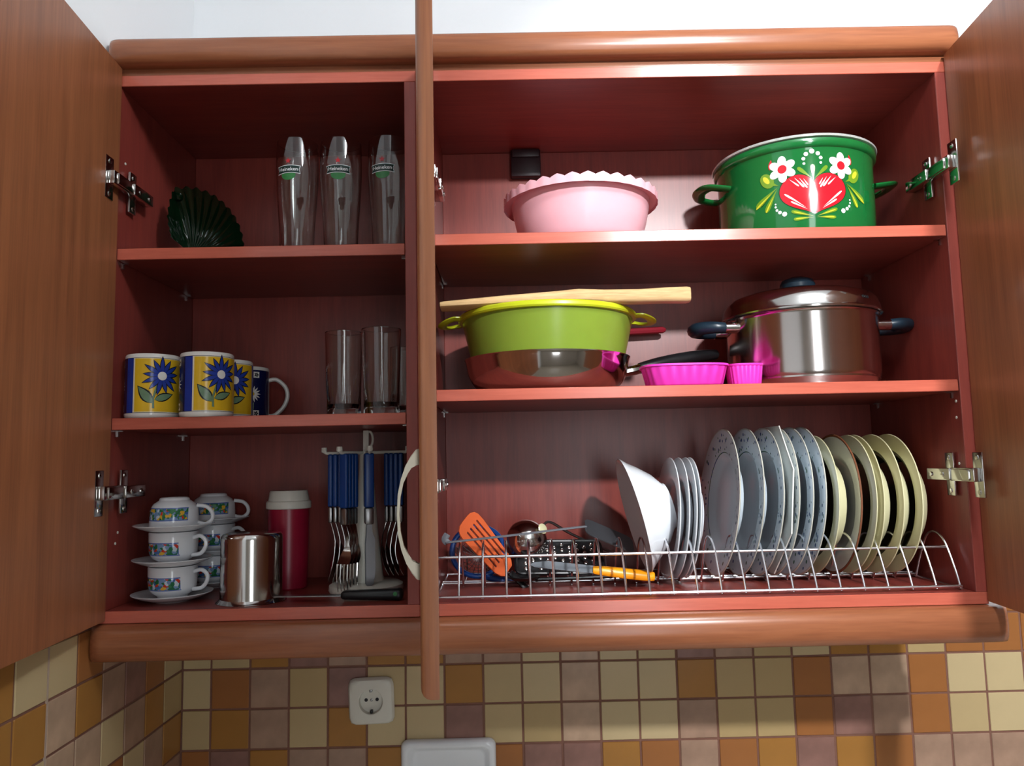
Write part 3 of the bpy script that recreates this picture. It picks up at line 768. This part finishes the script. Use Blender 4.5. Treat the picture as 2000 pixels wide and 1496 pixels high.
obj('colander_body', nlathe([(0, 0), (.092, 0), (.104, .005), (.112, .016), (.1222, .044), (.1365, .106), (.1355, .1075), (.1345, .106), (.1200, .044), (.1100, .017), (.103, .0075), (.092, .003), (0, .003)], 96), LIMEB, t)
obj('rim', nlathe([(.1360, .104), (.1410, .1045), (.1425, .107), (.1420, .1115), (.1395, .1140), (.1350, .1140), (.1345, .109)], 96), LIME, t)
for s in (1, -1):
    pts = [(s*(.147 + .021*math.cos(a)), .034*math.sin(a), .1075 - .006*max(0, math.cos(a))) for a in (2*PI*k/36 for k in range(36))]
    obj('ring_handle', ntube(pts, .0075, 10, closed=True, flat=.42), LIME, t)
# wooden paddle across the colander
bm = bmesh.new(); RN = CZ + .1140
secs = [(.466, .020, -.002, .0080, .046), (.470, .021, -.002, .0088, .046), (.56, .024, .0, .0160, .046), (.640, .024, .0, .0210, .044), (.672, .021, .001, .0235, .041), (.71, .0155, .0, .0215, .038), (.76, .0135, .0, .0210, .036), (.80, .0125, .0, .0225, .034), (.832, .0125, -.001, .0230, .033), (.8365, .0118, .000, .0222, .033)]
rings = []
for x, hw, zb, zt, yc in secs:
    rings.append([bm.verts.new((x, yc + hw*math.copysign(abs(math.cos(a))**.6, math.cos(a)), RN + (zb+zt)/2 + (zt-zb)/2*math.copysign(abs(math.sin(a))**.6, math.sin(a)))) for a in (2*PI*q/16 for q in range(16))])
for A, B in zip(rings, rings[1:]):
    for q in range(16): bm.faces.new((A[q], A[(q+1) % 16], B[(q+1) % 16], B[q]))
bm.faces.new(rings[0]); bm.faces.new(rings[-1][::-1])
tag(obj('wooden_paddle', bm, WOODL), 'pale hewn wooden paddle lying across the top of the lime colander', 'paddle')
# red utensil handle behind the colander
bm = ntube([(.738, .2500, .4160), (.80, .2500, .4185), (.840, .2500, .420), (.845, .2500, .420)], [.006, .0062, .006, .003], 8)
tube(bm, [(.739, .2500, .4160), (.739, .2500, R2+.001)], [.005, .005], 8)
tag(obj('red_utensil', bm, REDP), 'dark red utensil handle sticking out behind the lime colander', 'utensil')
# saucepan
t = thing('saucepan', 'polished steel casserole with a lid and dark handles on the middle shelf', 'pot', (1.0390, .1365, R2))
SR = .1158
obj('pot_body', nlathe([(0, 0), (.104, 0), (.1085, .0015), (.1095, .005), (.1125, .010), (SR-.001, .018), (SR, .022), (SR, .108), (.1172, .1105), (.1190, .1120), (.1180, .1135), (.1150, .1120), (.1138, .105), (.1138, .012), (0, .006)], 96), mat('brushed_steel', (206, 198, 194), .16, 1, .03), t)
lidp = [(.1195, .1140), (.1226, .1148), (.1230, .1168), (.1212, .1195), (.1195, .1290), (.1162, .1375), (.1090, .1450), (.0950, .1505), (.0700, .1540), (0, .1560)]
lid = obj('lid', nlathe([(.1150, .1125), (.1170, .1142)] + lidp, 96), STEEL, t)
obj('lid_knob', nlathe([(0, .155), (.011, .155), (.011, .157), (.020, .160), (.0265, .166), (.0275, .172), (.024, .179), (.012, .184), (0, .185)], 32), NAVYP, lid)
for q, a in enumerate((-62, -59.5, -57)):
    aa = math.radians(a); obj('vent_hole', nlathe([(0, -.0002), (.0022, -.0002), (.0024, .0006), (0, .0008)], 10, mtx=Matrix.Translation((.1192*math.cos(aa), .1192*math.sin(aa), .1300)) @ Matrix.Rotation(aa, 4, 'Z') @ Matrix.Rotation(1.38, 4, 'Y')), BLACKP, lid)
for s in (1, -1):
    h = bmesh.new()
    pts = bez([(s*.128, -.030, .099), (s*.146, -.0295, .100), (s*.164, -.018, .1005), (s*.1690, 0, .1005), (s*.164, .018, .1005), (s*.146, .0295, .100), (s*.128, .030, .099)], 6)
    nn = len(pts); tube(h, pts, [.0095+.0035*math.sin(PI*i/(nn-1)) for i in range(nn)], 12, flat=.85)
    ho = obj('handle', h, NAVYP, t)
    for y in (-.030, .030): obj('collar', ntube([(s*.108, y, .099), (s*.1305, y, .099)], [.0100, .0100], 12, flat=.9), STEEL, ho)
# magenta silicone moulds
def mould(name, label, x, y, a, b, h, fl, rz=0):
    def flute(i, r, z, an):
        sx, sy = a, b
        kx = abs(math.cos(an)); f = 1 + (fl*math.cos(an*26) if 1 <= i <= 3 else 0)
        n = 3.2; rr = (abs(math.cos(an))**n + abs(math.sin(an))**n)**(-1/n)
        return (r*rr*f, z)
    bm = nlathe([(0, 0), (.80, .0), (.86, .003), (.955, h-.004), (.96, h-.0035), (1.0, h-.0028), (1.0, h), (.94, h), (.84, .006), (.80, .003), (0, .003)], 208, mod=flute)
    for v in bm.verts: v.co.x *= a; v.co.y *= b
    o = obj(name, bm, MAGENTA, angle=60); o.location = (x, y, R2); o.rotation_euler = (0, 0, rz)
    return tag(o, label, 'mould', 'magenta silicone moulds')
mould('silicone_mould', 'larger magenta silicone baking mould in front of the black pan handle', .826, .046, .064, .042, .0320, .007)
mould('silicone_mould', 'smaller magenta silicone baking mould beside the steel casserole', .9130, .036, .026, .024, .031, .014)

# ------------------------------------------------------------------ dish rack
t = thing('dish_rack', 'chrome wire dish rack with looped dividers on the cabinet floor', 'rack', (0, 0, 0))
WX = [.4883 + .03384*i for i in range(22)]
xa, xb = .4548, 1.200
def rail(y, z, r): obj('rail', ntube([(xa, y, z), (xb, y, z)], r, 8), CHROME, t)
rail(.0165, .0058, .0021); rail(.0455, .0575, .0021); rail(.1385, .0058, .0021); rail(.150, .0068, .0019); rail(.238, .0058, .0021)
for x in (xa, xb): obj('end_wire', ntube([(x, .0165, .0022), (x, .14, .0022), (x, .24, .0022)], .0019, 8), CHROME, t)
loop = bez([(0, .0175, .0025), (0, .0265, .025), (0, .0435, .0560), (0, .0560, .0700), (0, .0730, .0765), (0, .0910, .0735), (0, .1050, .0600), (0, .1230, .030), (0, .1365, .0025)], 4)
w0 = None
for x in WX:
    if w0 is None: w0 = obj('loop_wire', ntube(loop, .0018, 8), CHROME, t); o = w0
    else:
        o = w0.copy(); COL.objects.link(o); o.parent = t
    o.location = (x, 0, 0)
w0 = None
for x in WX:
    if w0 is None: w0 = obj('floor_wire', ntube([(0, .1365, .0019), (0, .238, .0019), (0, .246, .0075), (0, .250, .03)], .0013, 6), CHROME, t); o = w0
    else:
        o = w0.copy(); COL.objects.link(o); o.parent = t
    o.location = (x, 0, 0)
# ------------------------------------------------------------------ plates
def leaf_rim(name, r0, r1):
    m = bpy.data.materials.new(name); m.use_nodes = True; nt = m.node_tree; b = nt.nodes['Principled BSDF']; N = nt.nodes.new; Lk = nt.links.new
    tc = N('ShaderNodeTexCoord'); sx = N('ShaderNodeSeparateXYZ'); Lk(tc.outputs['Object'], sx.inputs[0])
    def mth(op, a, bb=0):
        n = N('ShaderNodeMath'); n.operation = op
        for i, v in enumerate((a, bb)):
            if isinstance(v, (int, float)): n.inputs[i].default_value = v
            else: Lk(v, n.inputs[i])
        return n.outputs[0]
    X, Y, Z = sx.outputs
    r = mth('SQRT', mth('ADD', mth('MULTIPLY', X, X), mth('MULTIPLY', Y, Y))); an = mth('ARCTAN2', Y, X)
    cv = N('ShaderNodeCombineXYZ'); Lk(mth('MULTIPLY', an, 9), cv.inputs[0]); Lk(mth('MULTIPLY', r, 95), cv.inputs[1])
    vo = N('ShaderNodeTexVoronoi'); vo.inputs['Scale'].default_value = 1; Lk(cv.outputs[0], vo.inputs['Vector'])
    sp = mth('LESS_THAN', vo.outputs['Distance'], .27)
    band = mth('MULTIPLY', mth('GREATER_THAN', r, r0+.004), mth('LESS_THAN', r, r1-.005))
    up = mth('GREATER_THAN', Z, .0125)
    line = mth('LESS_THAN', mth('ABSOLUTE', mth('SUBTRACT', r, r0)), .0007)
    edge = mth('GREATER_THAN', r, r1-.0028)
    f = mth('MULTIPLY', mth('MAXIMUM', mth('MULTIPLY', sp, band), line), up)
    hs = N('ShaderNodeSeparateColor'); Lk(vo.outputs['Color'], hs.inputs[0])
    rp = N('ShaderNodeValToRGB'); rp.color_ramp.interpolation = 'CONSTANT'; e = rp.color_ramp.elements
    e[0].color = lin((70, 96, 140)); e[1].position = .5; e[1].color = lin((84, 120, 96)); Lk(hs.outputs[1], rp.inputs[0])
    m1 = N('ShaderNodeMix'); m1.data_type = 'RGBA'; m1.inputs[6].default_value = lin((214, 224, 230)); Lk(rp.outputs[0], m1.inputs[7]); Lk(f, m1.inputs[0])
    m2 = N('ShaderNodeMix'); m2.data_type = 'RGBA'; Lk(m1.outputs[2], m2.inputs[6]); m2.inputs[7].default_value = lin((176, 160, 110)); Lk(mth('MULTIPLY', mth('MULTIPLY', edge, up), .5), m2.inputs[0])
    Lk(m2.outputs[2], b.inputs['Base Color']); b.inputs['Roughness'].default_value = .14; return m
LEAFM = leaf_rim('leaf_rim_porcelain', .078, .1155)
def flatp(R, h, foot, well, th=.0032):
    return [(0, .0015), (foot-.004, .0015), (foot-.002, 0), (foot, 0), (foot+.002, .002), (well-.006, h*.30), (well-.001, h*.62), (well+.004, h*.74), (R-.002, h-.001), (R, h), (R-.0008, h+.0012), (R-.003, h+.0010), (well+.003, h*.74+th*.7), (well-.003, h*.60+th*.6), (well-.009, h*.26+th*.7), (foot, .0022+th*.6), (0, .0022+th*.6)]
def deepp(R, h, foot, well, th=.0034):
    return [(0, .0015), (foot-.004, .0015), (foot-.002, 0), (foot, 0), (foot+.002, .002), (well-.011, h*.24), (well-.003, h*.60), (well+.001, h*.84), (well+.006, h*.92), (R-.002, h-.001), (R, h), (R-.0008, h+.0012), (R-.003, h+.0010), (well+.005, h*.92+th*.6), (well-.002, h*.82+th*.6), (well-.006, h*.58+th*.6), (well-.014, h*.22+th*.8), (foot, .003+th*.6), (0, .003+th*.6)]
PL = {'leaf': (flatp(.1155, .021, .062, .078), LEAFM, .1155, .021), 'cream': (deepp(.1075, .036, .048, .078), CREAMC, .1075, .036),
      'small': (flatp(.0935, .015, .048, .062), WHITEC, .0935, .015), 'brown': (flatp(.1085, .020, .058, .076), None, .1085, .020)}
PMESH = {}
def plate(kind, x0, lean, label, name, group, zc, yc):
    prof, m, R, h = PL[kind]
    if kind not in PMESH:
        o = obj(name, nlathe(prof, 72), [m, mat('dark_olive_well', (70, 70, 50), .2, 0, .1)] if kind == 'cream' else m); PMESH[kind] = o.data
        if kind == 'cream':          # inside of the well coloured dark olive, outside and rim stay pale
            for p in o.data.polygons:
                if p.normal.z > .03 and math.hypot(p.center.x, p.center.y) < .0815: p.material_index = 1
    else:
        o = bpy.data.objects.new(name, PMESH[kind]); COL.objects.link(o)
    th = math.radians(-(90-lean)); n = Vector((math.sin(th), 0, math.cos(th)))
    o.rotation_euler = (0, th, 0); o.location = Vector((x0, yc, zc)) - n*h
    return tag(o, label, 'plate', group)
G1, G2, G3 = 'leaf rimmed dinner plates in the rack', 'cream soup plates in the rack', 'small white plates in the rack'
ordn = ['first', 'second', 'third', 'fourth', 'fifth', 'sixth']
for i, x in enumerate((.8100, .8232, .8340, .8402)): plate('small', x, 4.5+.2*i, 'small white side plate, %s from the tilted bowl' % ordn[i], 'side_plate', G3, .1020, .128)
for i, x in enumerate((.8925, .9275, .9560, .9785, .9985, .0+1.0170)):
    plate('leaf', x, 6.3-.25*i, 'leaf rimmed dinner plate, %s of six counted from the small plates' % ordn[i], 'dinner_plate', G1, .1245, .134)
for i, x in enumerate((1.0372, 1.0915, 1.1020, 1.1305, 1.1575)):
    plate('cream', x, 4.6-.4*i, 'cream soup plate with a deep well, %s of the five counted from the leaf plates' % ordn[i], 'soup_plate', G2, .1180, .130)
# brown rimmed plate: body and painted rim
th = math.radians(-86); nrm = Vector((math.sin(th), 0, math.cos(th)))
t = thing('dinner_plate', 'white dinner plate with a brown rim among the cream soup plates', 'plate', tuple(Vector((1.0690, .131, .1185)) - nrm*.020), (0, th, 0))
obj('plate_body', nlathe(flatp(.1060, .0192, .058, .076), 72), mat('grey_white_porcelain', (196, 200, 200), .15, 0, .03), t)
obj('rim', nlathe([(.1040, .0176), (.1075, .0186), (.1085, .0198), (.1075, .0212), (.1050, .0208), (.1035, .0196)], 72), BROWNC, t)
# octagonal platter
th = math.radians(-85); nrm = Vector((math.sin(th), 0, math.cos(th)))
bm = bmesh.new(); prev = None
for R, z in ((.074, .0), (.080, .003), (.112, .0095), (.1185, .0125), (.1180, .0140), (.110, .0118), (.078, .0055), (.070, .0035)):
    ring = [bm.verts.new((R*math.cos(PI/8+PI/4*q)/math.cos(PI/8)*.945, R*math.sin(PI/8+PI/4*q)/math.cos(PI/8)*.945, z)) for q in range(8)]
    if prev:
        for q in range(8): bm.faces.new((prev[q], prev[(q+1) % 8], ring[(q+1) % 8], ring[q]))
    else: bm.faces.new(ring)
    prev = ring
bm.faces.new(prev)
o = obj('octagonal_plate', bm, mat('bright_white_porcelain', (240, 240, 232), .12, 0, .02), angle=20)
o.rotation_euler = (0, th, 0); o.location = Vector((.9700, .134, .1290)) - nrm*.0125; tag(o, 'bright white octagonal plate between the leaf rimmed plates', 'plate')
# tilted white bowl
th = math.radians(-103.6)
o = obj('serving_bowl', nlathe([(0, .0015), (.031, .0015), (.033, 0), (.0355, .001), (.037, .005), (.055, .018), (.072, .037), (.082, .050), (.0895, .0575), (.0900, .0590), (.0885, .0592), (.080, .0515), (.069, .0375), (.053, .0205), (.035, .0085), (0, .0075)], 72), WHITEC)
nrm = Vector((math.sin(th), 0, math.cos(th))); o.rotation_euler = (0, th, 0); o.location = Vector((.7560, .118, .1075)) - nrm*.058
tag(o, 'white bowl tipped on its side against the small plates in the rack', 'bowl')

# ------------------------------------------------------------------ utensils in the rack
def frame(o, c, xdir, nrm):
    x = Vector(xdir).normalized(); z = Vector(nrm); z = (z - x*z.dot(x)).normalized(); y = z.cross(x)
    m = Matrix((x, y, z)).transposed().to_4x4(); m.translation = c; o.matrix_world = m
# orange slotted turner
t = thing('slotted_turner', 'orange slotted turner leaning in the left end of the dish rack', 'utensil')
bm = bmesh.new(); N = 4
def strip(x0, x1, y0, y1):
    bx = box(bm, x0, x1, y0, y1, -.0011, .0011)
hl, hw = .054, .027
ys = [-hw, hw]
outline = [(-hl, -.012), (-.048, -.0175), (-.038, -.0215), (.030, -hw), (hl-.012, -hw+.0005), (hl-.005, -hw+.004), (hl-.001, -hw+.011), (hl, -.008), (hl, .008), (hl-.001, hw-.011), (hl-.005, hw-.004), (hl-.012, hw-.0005), (.030, hw), (-.038, .0215), (-.048, .0175), (-hl, .012)]
vs = [bm.verts.new((x, y, 0)) for x, y in outline]; f = bm.faces.new(vs)
SL = ((-.0175, -.0140), (-.0080, -.0045), (.0015, .0050), (.0110, .0145))
for y in [q for p in SL for q in p]:
    bmesh.ops.bisect_plane(bm, geom=bm.verts[:]+bm.edges[:]+bm.faces[:], plane_co=(0, y, 0), plane_no=(0, 1, 0))
for x in (-.034, .038):
    bmesh.ops.bisect_plane(bm, geom=bm.verts[:]+bm.edges[:]+bm.faces[:], plane_co=(x, 0, 0), plane_no=(1, 0, 0))
kill = []
for f in bm.faces:
    c = f.calc_center_median()
    if -.034 < c.x < .038 and any(a < c.y < b for a, b in SL): kill.append(f)
bmesh.ops.delete(bm, geom=kill, context='FACES')
r = bmesh.ops.solidify(bm, geom=bm.faces[:], thickness=.0022)
obj('turner_head', bm, ORANGE, t, smooth=False)
bm = ntube(bez([(-.058, 0, .001), (-.075, 0, .004), (-.10, .004, .010), (-.20, .010, .012)], 5), .0055, 10, flat=.6); obj('handle', bm, BLACKP, t)
frame(t, (.5265, .112, .0670), (-.052, -.02, .066), (.52, -.72, .40))
# ladle
t = thing('skimmer', 'polished steel skimmer lying back up in the dish rack', 'utensil', (.590, .166, .067))
bm = nlathe([(0, .030), (.010, .0292), (.020, .0245), (.028, .016), (.0335, .004), (.0345, 0), (.0335, 0), (.027, .0148), (.019, .023), (.010, .0278), (0, .0286)], 40)
o = obj('skimmer_bowl', bm, STEEL, t); o.matrix_local = Matrix.Rotation(math.radians(72), 4, 'X') @ Matrix.Rotation(math.radians(18), 4, 'Y')
bm = ntube(bez([(.026, .004, .022), (.038, .006, .028), (.075, .018, .006), (.15, .03, -.030)], 6), .0045, 8, flat=.5); obj('handle', bm, STEELD, t)
o = obj('rivet', nlathe([(0, 0), (.008, 0), (.0085, .0015), (.006, .003), (0, .0032)], 20), CREAMC, t); o.matrix_local = Matrix.Translation((.024, -.0175, .0195)) @ Matrix.Rotation(math.radians(62), 4, 'X') @ Matrix.Rotation(math.radians(35), 4, 'Y')
# grey spatula with a hooked flat handle
t = thing('steel_spatula', 'grey steel spatula with a long flat hooked handle resting on the rack rail', 'utensil')
def bar(bm, pts, w, th): tube(bm, pts, w, 10, flat=th/w, up=(0, 1, -.25))
bm = bmesh.new(); bar(bm, bez([(.4705, .058, .090), (.4665, .056, .083), (.470, .055, .0785), (.480, .056, .079), (.56, .075, .084), (.64, .100, .0895), (.680, .112, .092)], 6), .0050, .0016)
obj('handle', bm, mat('grey_nylon', (112, 114, 120), .4, 0, .05), t)
bm = bmesh.new(); prism(bm, rpoly(-.042, .042, -.022, .022, .012), -.0008, .0008)
o = obj('blade', bm, mat('dark_grey_coated_steel', (70, 72, 76), .35, .4, .1), t)
frame(o, (.716, .118, .0765), (.075, .012, -.034), (.35, -.45, .82))
# grater
t = thing('grater', 'flat black framed grater with rows of shiny teeth in the dish rack', 'utensil')
g = bmesh.new(); prism(g, rpoly(-.066, .066, -.028, .028, .006), -.0012, .0012); gp = obj('plate', g, mat('dark_steel', (58, 58, 60), .3, .8, .1), t)
tm = None
for i in range(10):
    for j in range(5):
        if tm is None: tm = obj('tooth', nlathe([(.0036, 0), (.0030, .0012), (.0018, .0018), (0, .0012)], 8), STEEL, gp); o = tm
        else:
            o = tm.copy(); COL.objects.link(o); o.parent = gp
        o.location = (-.054 + .012*i, -.020 + .010*j + (.005 if i % 2 else 0) - .0025, .0011)
bm = bmesh.new(); tube(bm, [(x, y, 0) for x, y in rpoly(-.069, .069, -.031, .031, .010)], .0034, 8, closed=True); obj('frame', bm, BLACKP, t)
frame(t, (.640, .160, .0405), (1, .06, -.02), (-.05, -.72, .68))
# peeler with an amber handle
t = thing('paring_knife', 'small knife with an amber orange handle lying in the dish rack', 'knife')
bm = bez([(-.002, 0, 0), (.02, 0, .0005), (.06, 0, .0), (.088, 0, -.0005), (.092, 0, -.0005)], 5); nn = len(bm)
obj('handle', ntube(bm, [.0040+.0045*math.sin(PI*min(1, .12+.8*i/(nn-1))) for i in range(nn)], 12, flat=.8), YELLOWO, t)
bm = bmesh.new(); prism(bm, [(0, -.006), (0, .007), (-.07, .007), (-.092, .002), (-.097, -.003), (-.09, -.006)], -.0007, .0007); obj('blade', bm, mat('slate_coated_steel', (84, 88, 94), .4, .3, .08), t)
frame(t, (.688, .088, .0290), (1, .03, -.13), (0, -.8, .6))
# sieve with a blue rim and handle
t = thing('sieve', 'small sieve with a blue plastic rim at the left end of the dish rack', 'sieve')
pts = [(.042*math.cos(a), .042*math.sin(a), 0) for a in (2*PI*q/40 for q in range(40))]
obj('rim', ntube(pts, .0042, 10, closed=True), BLUEP, t)
bm = bmesh.new()
for q in range(12):
    a = PI*q/12; tube(bm, [(.041*c*math.cos(a), .041*c*math.sin(a), -.026*(1-c*c)) for c in (-1, -.8, -.55, -.25, 0, .25, .55, .8, 1)], .0005, 4)
for c in (.2, .36, .52, .68, .82, .92): tube(bm, [(.041*c*math.cos(a), .041*c*math.sin(a), -.026*(1-c*c)) for a in (2*PI*q/24 for q in range(24))], .0005, 4, closed=True)
mo = obj('mesh_bowl', bm, STEELD, t); mo['kind'] = 'stuff'
bm = ntube(bez([(.010, -.042, 0), (.035, -.050, .002), (.07, -.052, .0)], 6), .0050, 10, flat=.8); tube(bm, [(.068, -.052, 0), (.16, -.050, 0)], [.0028, .0028], 8); obj('handle', bm, BLUEP, t)
frame(t, (.5105, .168, .0520), (1, .05, 0), (-.15, -.86, .45))
# small strainer spoon shaft and black turner deeper in the rack
t = thing('black_spoon', 'black nylon spoon lying flat under the grater in the dish rack', 'utensil', (.62, .118, .0125), (0, 0, .04))
obj('handle', ntube([(-.02, 0, 0), (.06, 0, .001), (.15, .004, .002)], [.0055, .005, .005], 8, flat=.6), BLACKP, t)
obj('spoon_bowl', nlathe([(0, -.004), (.012, -.003), (.020, .002), (.0205, .0035), (.012, -.0005), (0, -.0015)], 24, mtx=Matrix.Translation((-.038, 0, .002)) @ Matrix.Diagonal((1.25, .85, 1, 1))), BLACKP, t)

# ------------------------------------------------------------------ on the tiled wall
SZ = -.2125; SX = .3170
t = thing('power_socket', 'white square power socket on the tiled wall below the left cabinet', 'socket', (SX, YB-.0046, SZ), (0, math.radians(-1.8), 0))
def facey(bm): return xf(bm, Matrix.Rotation(PI/2, 4, 'X'))       # local z -> -y (towards the room)
bm = bmesh.new(); loops = []
C32 = [(math.cos(2*PI*q/40), math.sin(2*PI*q/40)) for q in range(40)]
def sq(r, c, s):   # rounded square with 40 points
    e = 7; d = (abs(c)**e + abs(s)**e)**(-1/e); return (r*d*c, r*d*s)
for kind, r, z in (('s', .0385, 0), ('s', .0395, .003), ('s', .0375, .0085), ('s', .0355, .0105), ('s', .030, .0112), ('c', .0215, .0115), ('c', .0205, .0108), ('c', .0200, .0010)):
    loops.append([bm.verts.new(((sq(r, c, s) if kind == 's' else (r*c, r*s)) + (z,))) for c, s in C32])
for A, B in zip(loops, loops[1:]):
    for q in range(40): bm.faces.new((A[q], A[(q+1) % 40], B[(q+1) % 40], B[q]))
bm.faces.new(loops[0]); bm.faces.new(loops[-1])
obj('cover_plate', facey(bm), WHITEP, t)
for x in (-.0095, .0095): obj('pin_hole', facey(nlathe([(0, 0), (.0030, 0), (.0030, .0006), (0, .0007)], 14, mtx=Matrix.Translation((x, .001, .0009)))), BLACKP, t)
obj('centre_screw', facey(nlathe([(0, 0), (.0024, 0), (.0024, .001), (.0012, .0014), (0, .001)], 14, mtx=Matrix.Translation((0, .0005, .0009)))), STEELD, t)
for s in (1, -1): obj('earth_clip', facey(nbox(-.0022, .0022, min(s*.0150, s*.0198), max(s*.0150, s*.0198), .001, .009, bev=.0008)), STEELD if s > 0 else BLACKP, t)
# ceramic soap dish at the bottom edge of the view
t = thing('soap_dish', 'white ceramic soap dish set in the tiles below the middle door', 'dish', (.4495, YB-.0046, -.343))
bm = bmesh.new(); loops = []
for hx, hz, z in ((.0810, .0640, 0), (.0815, .0645, .006), (.0790, .0620, .0120), (.0740, .0570, .0140), (.0690, .0520, .0125), (.0640, .0470, .0040), (.0600, .0430, .0020)):
    q = rpoly(-hx, hx, -hz, hz, .012, 5); loops.append([bm.verts.new((x, y, z)) for x, y in q])
for A, B in zip(loops, loops[1:]):
    for q in range(len(A)): bm.faces.new((A[q], A[(q+1) % len(A)], B[(q+1) % len(A)], B[q]))
bm.faces.new(loops[0]); bm.faces.new(loops[-1]); obj('dish_body', facey(bm), WHITEC, t, angle=60)
bm = bmesh.new(); pts = bez([(-.074, -.034, .012), (-.070, -.044, .030), (-.045, -.047, .045), (0, -.047, .050), (.045, -.047, .045), (.070, -.044, .030), (.074, -.034, .012)], 6)
tube(bm, pts, .007, 10); obj('front_bar', facey(bm), WHITEC, t)
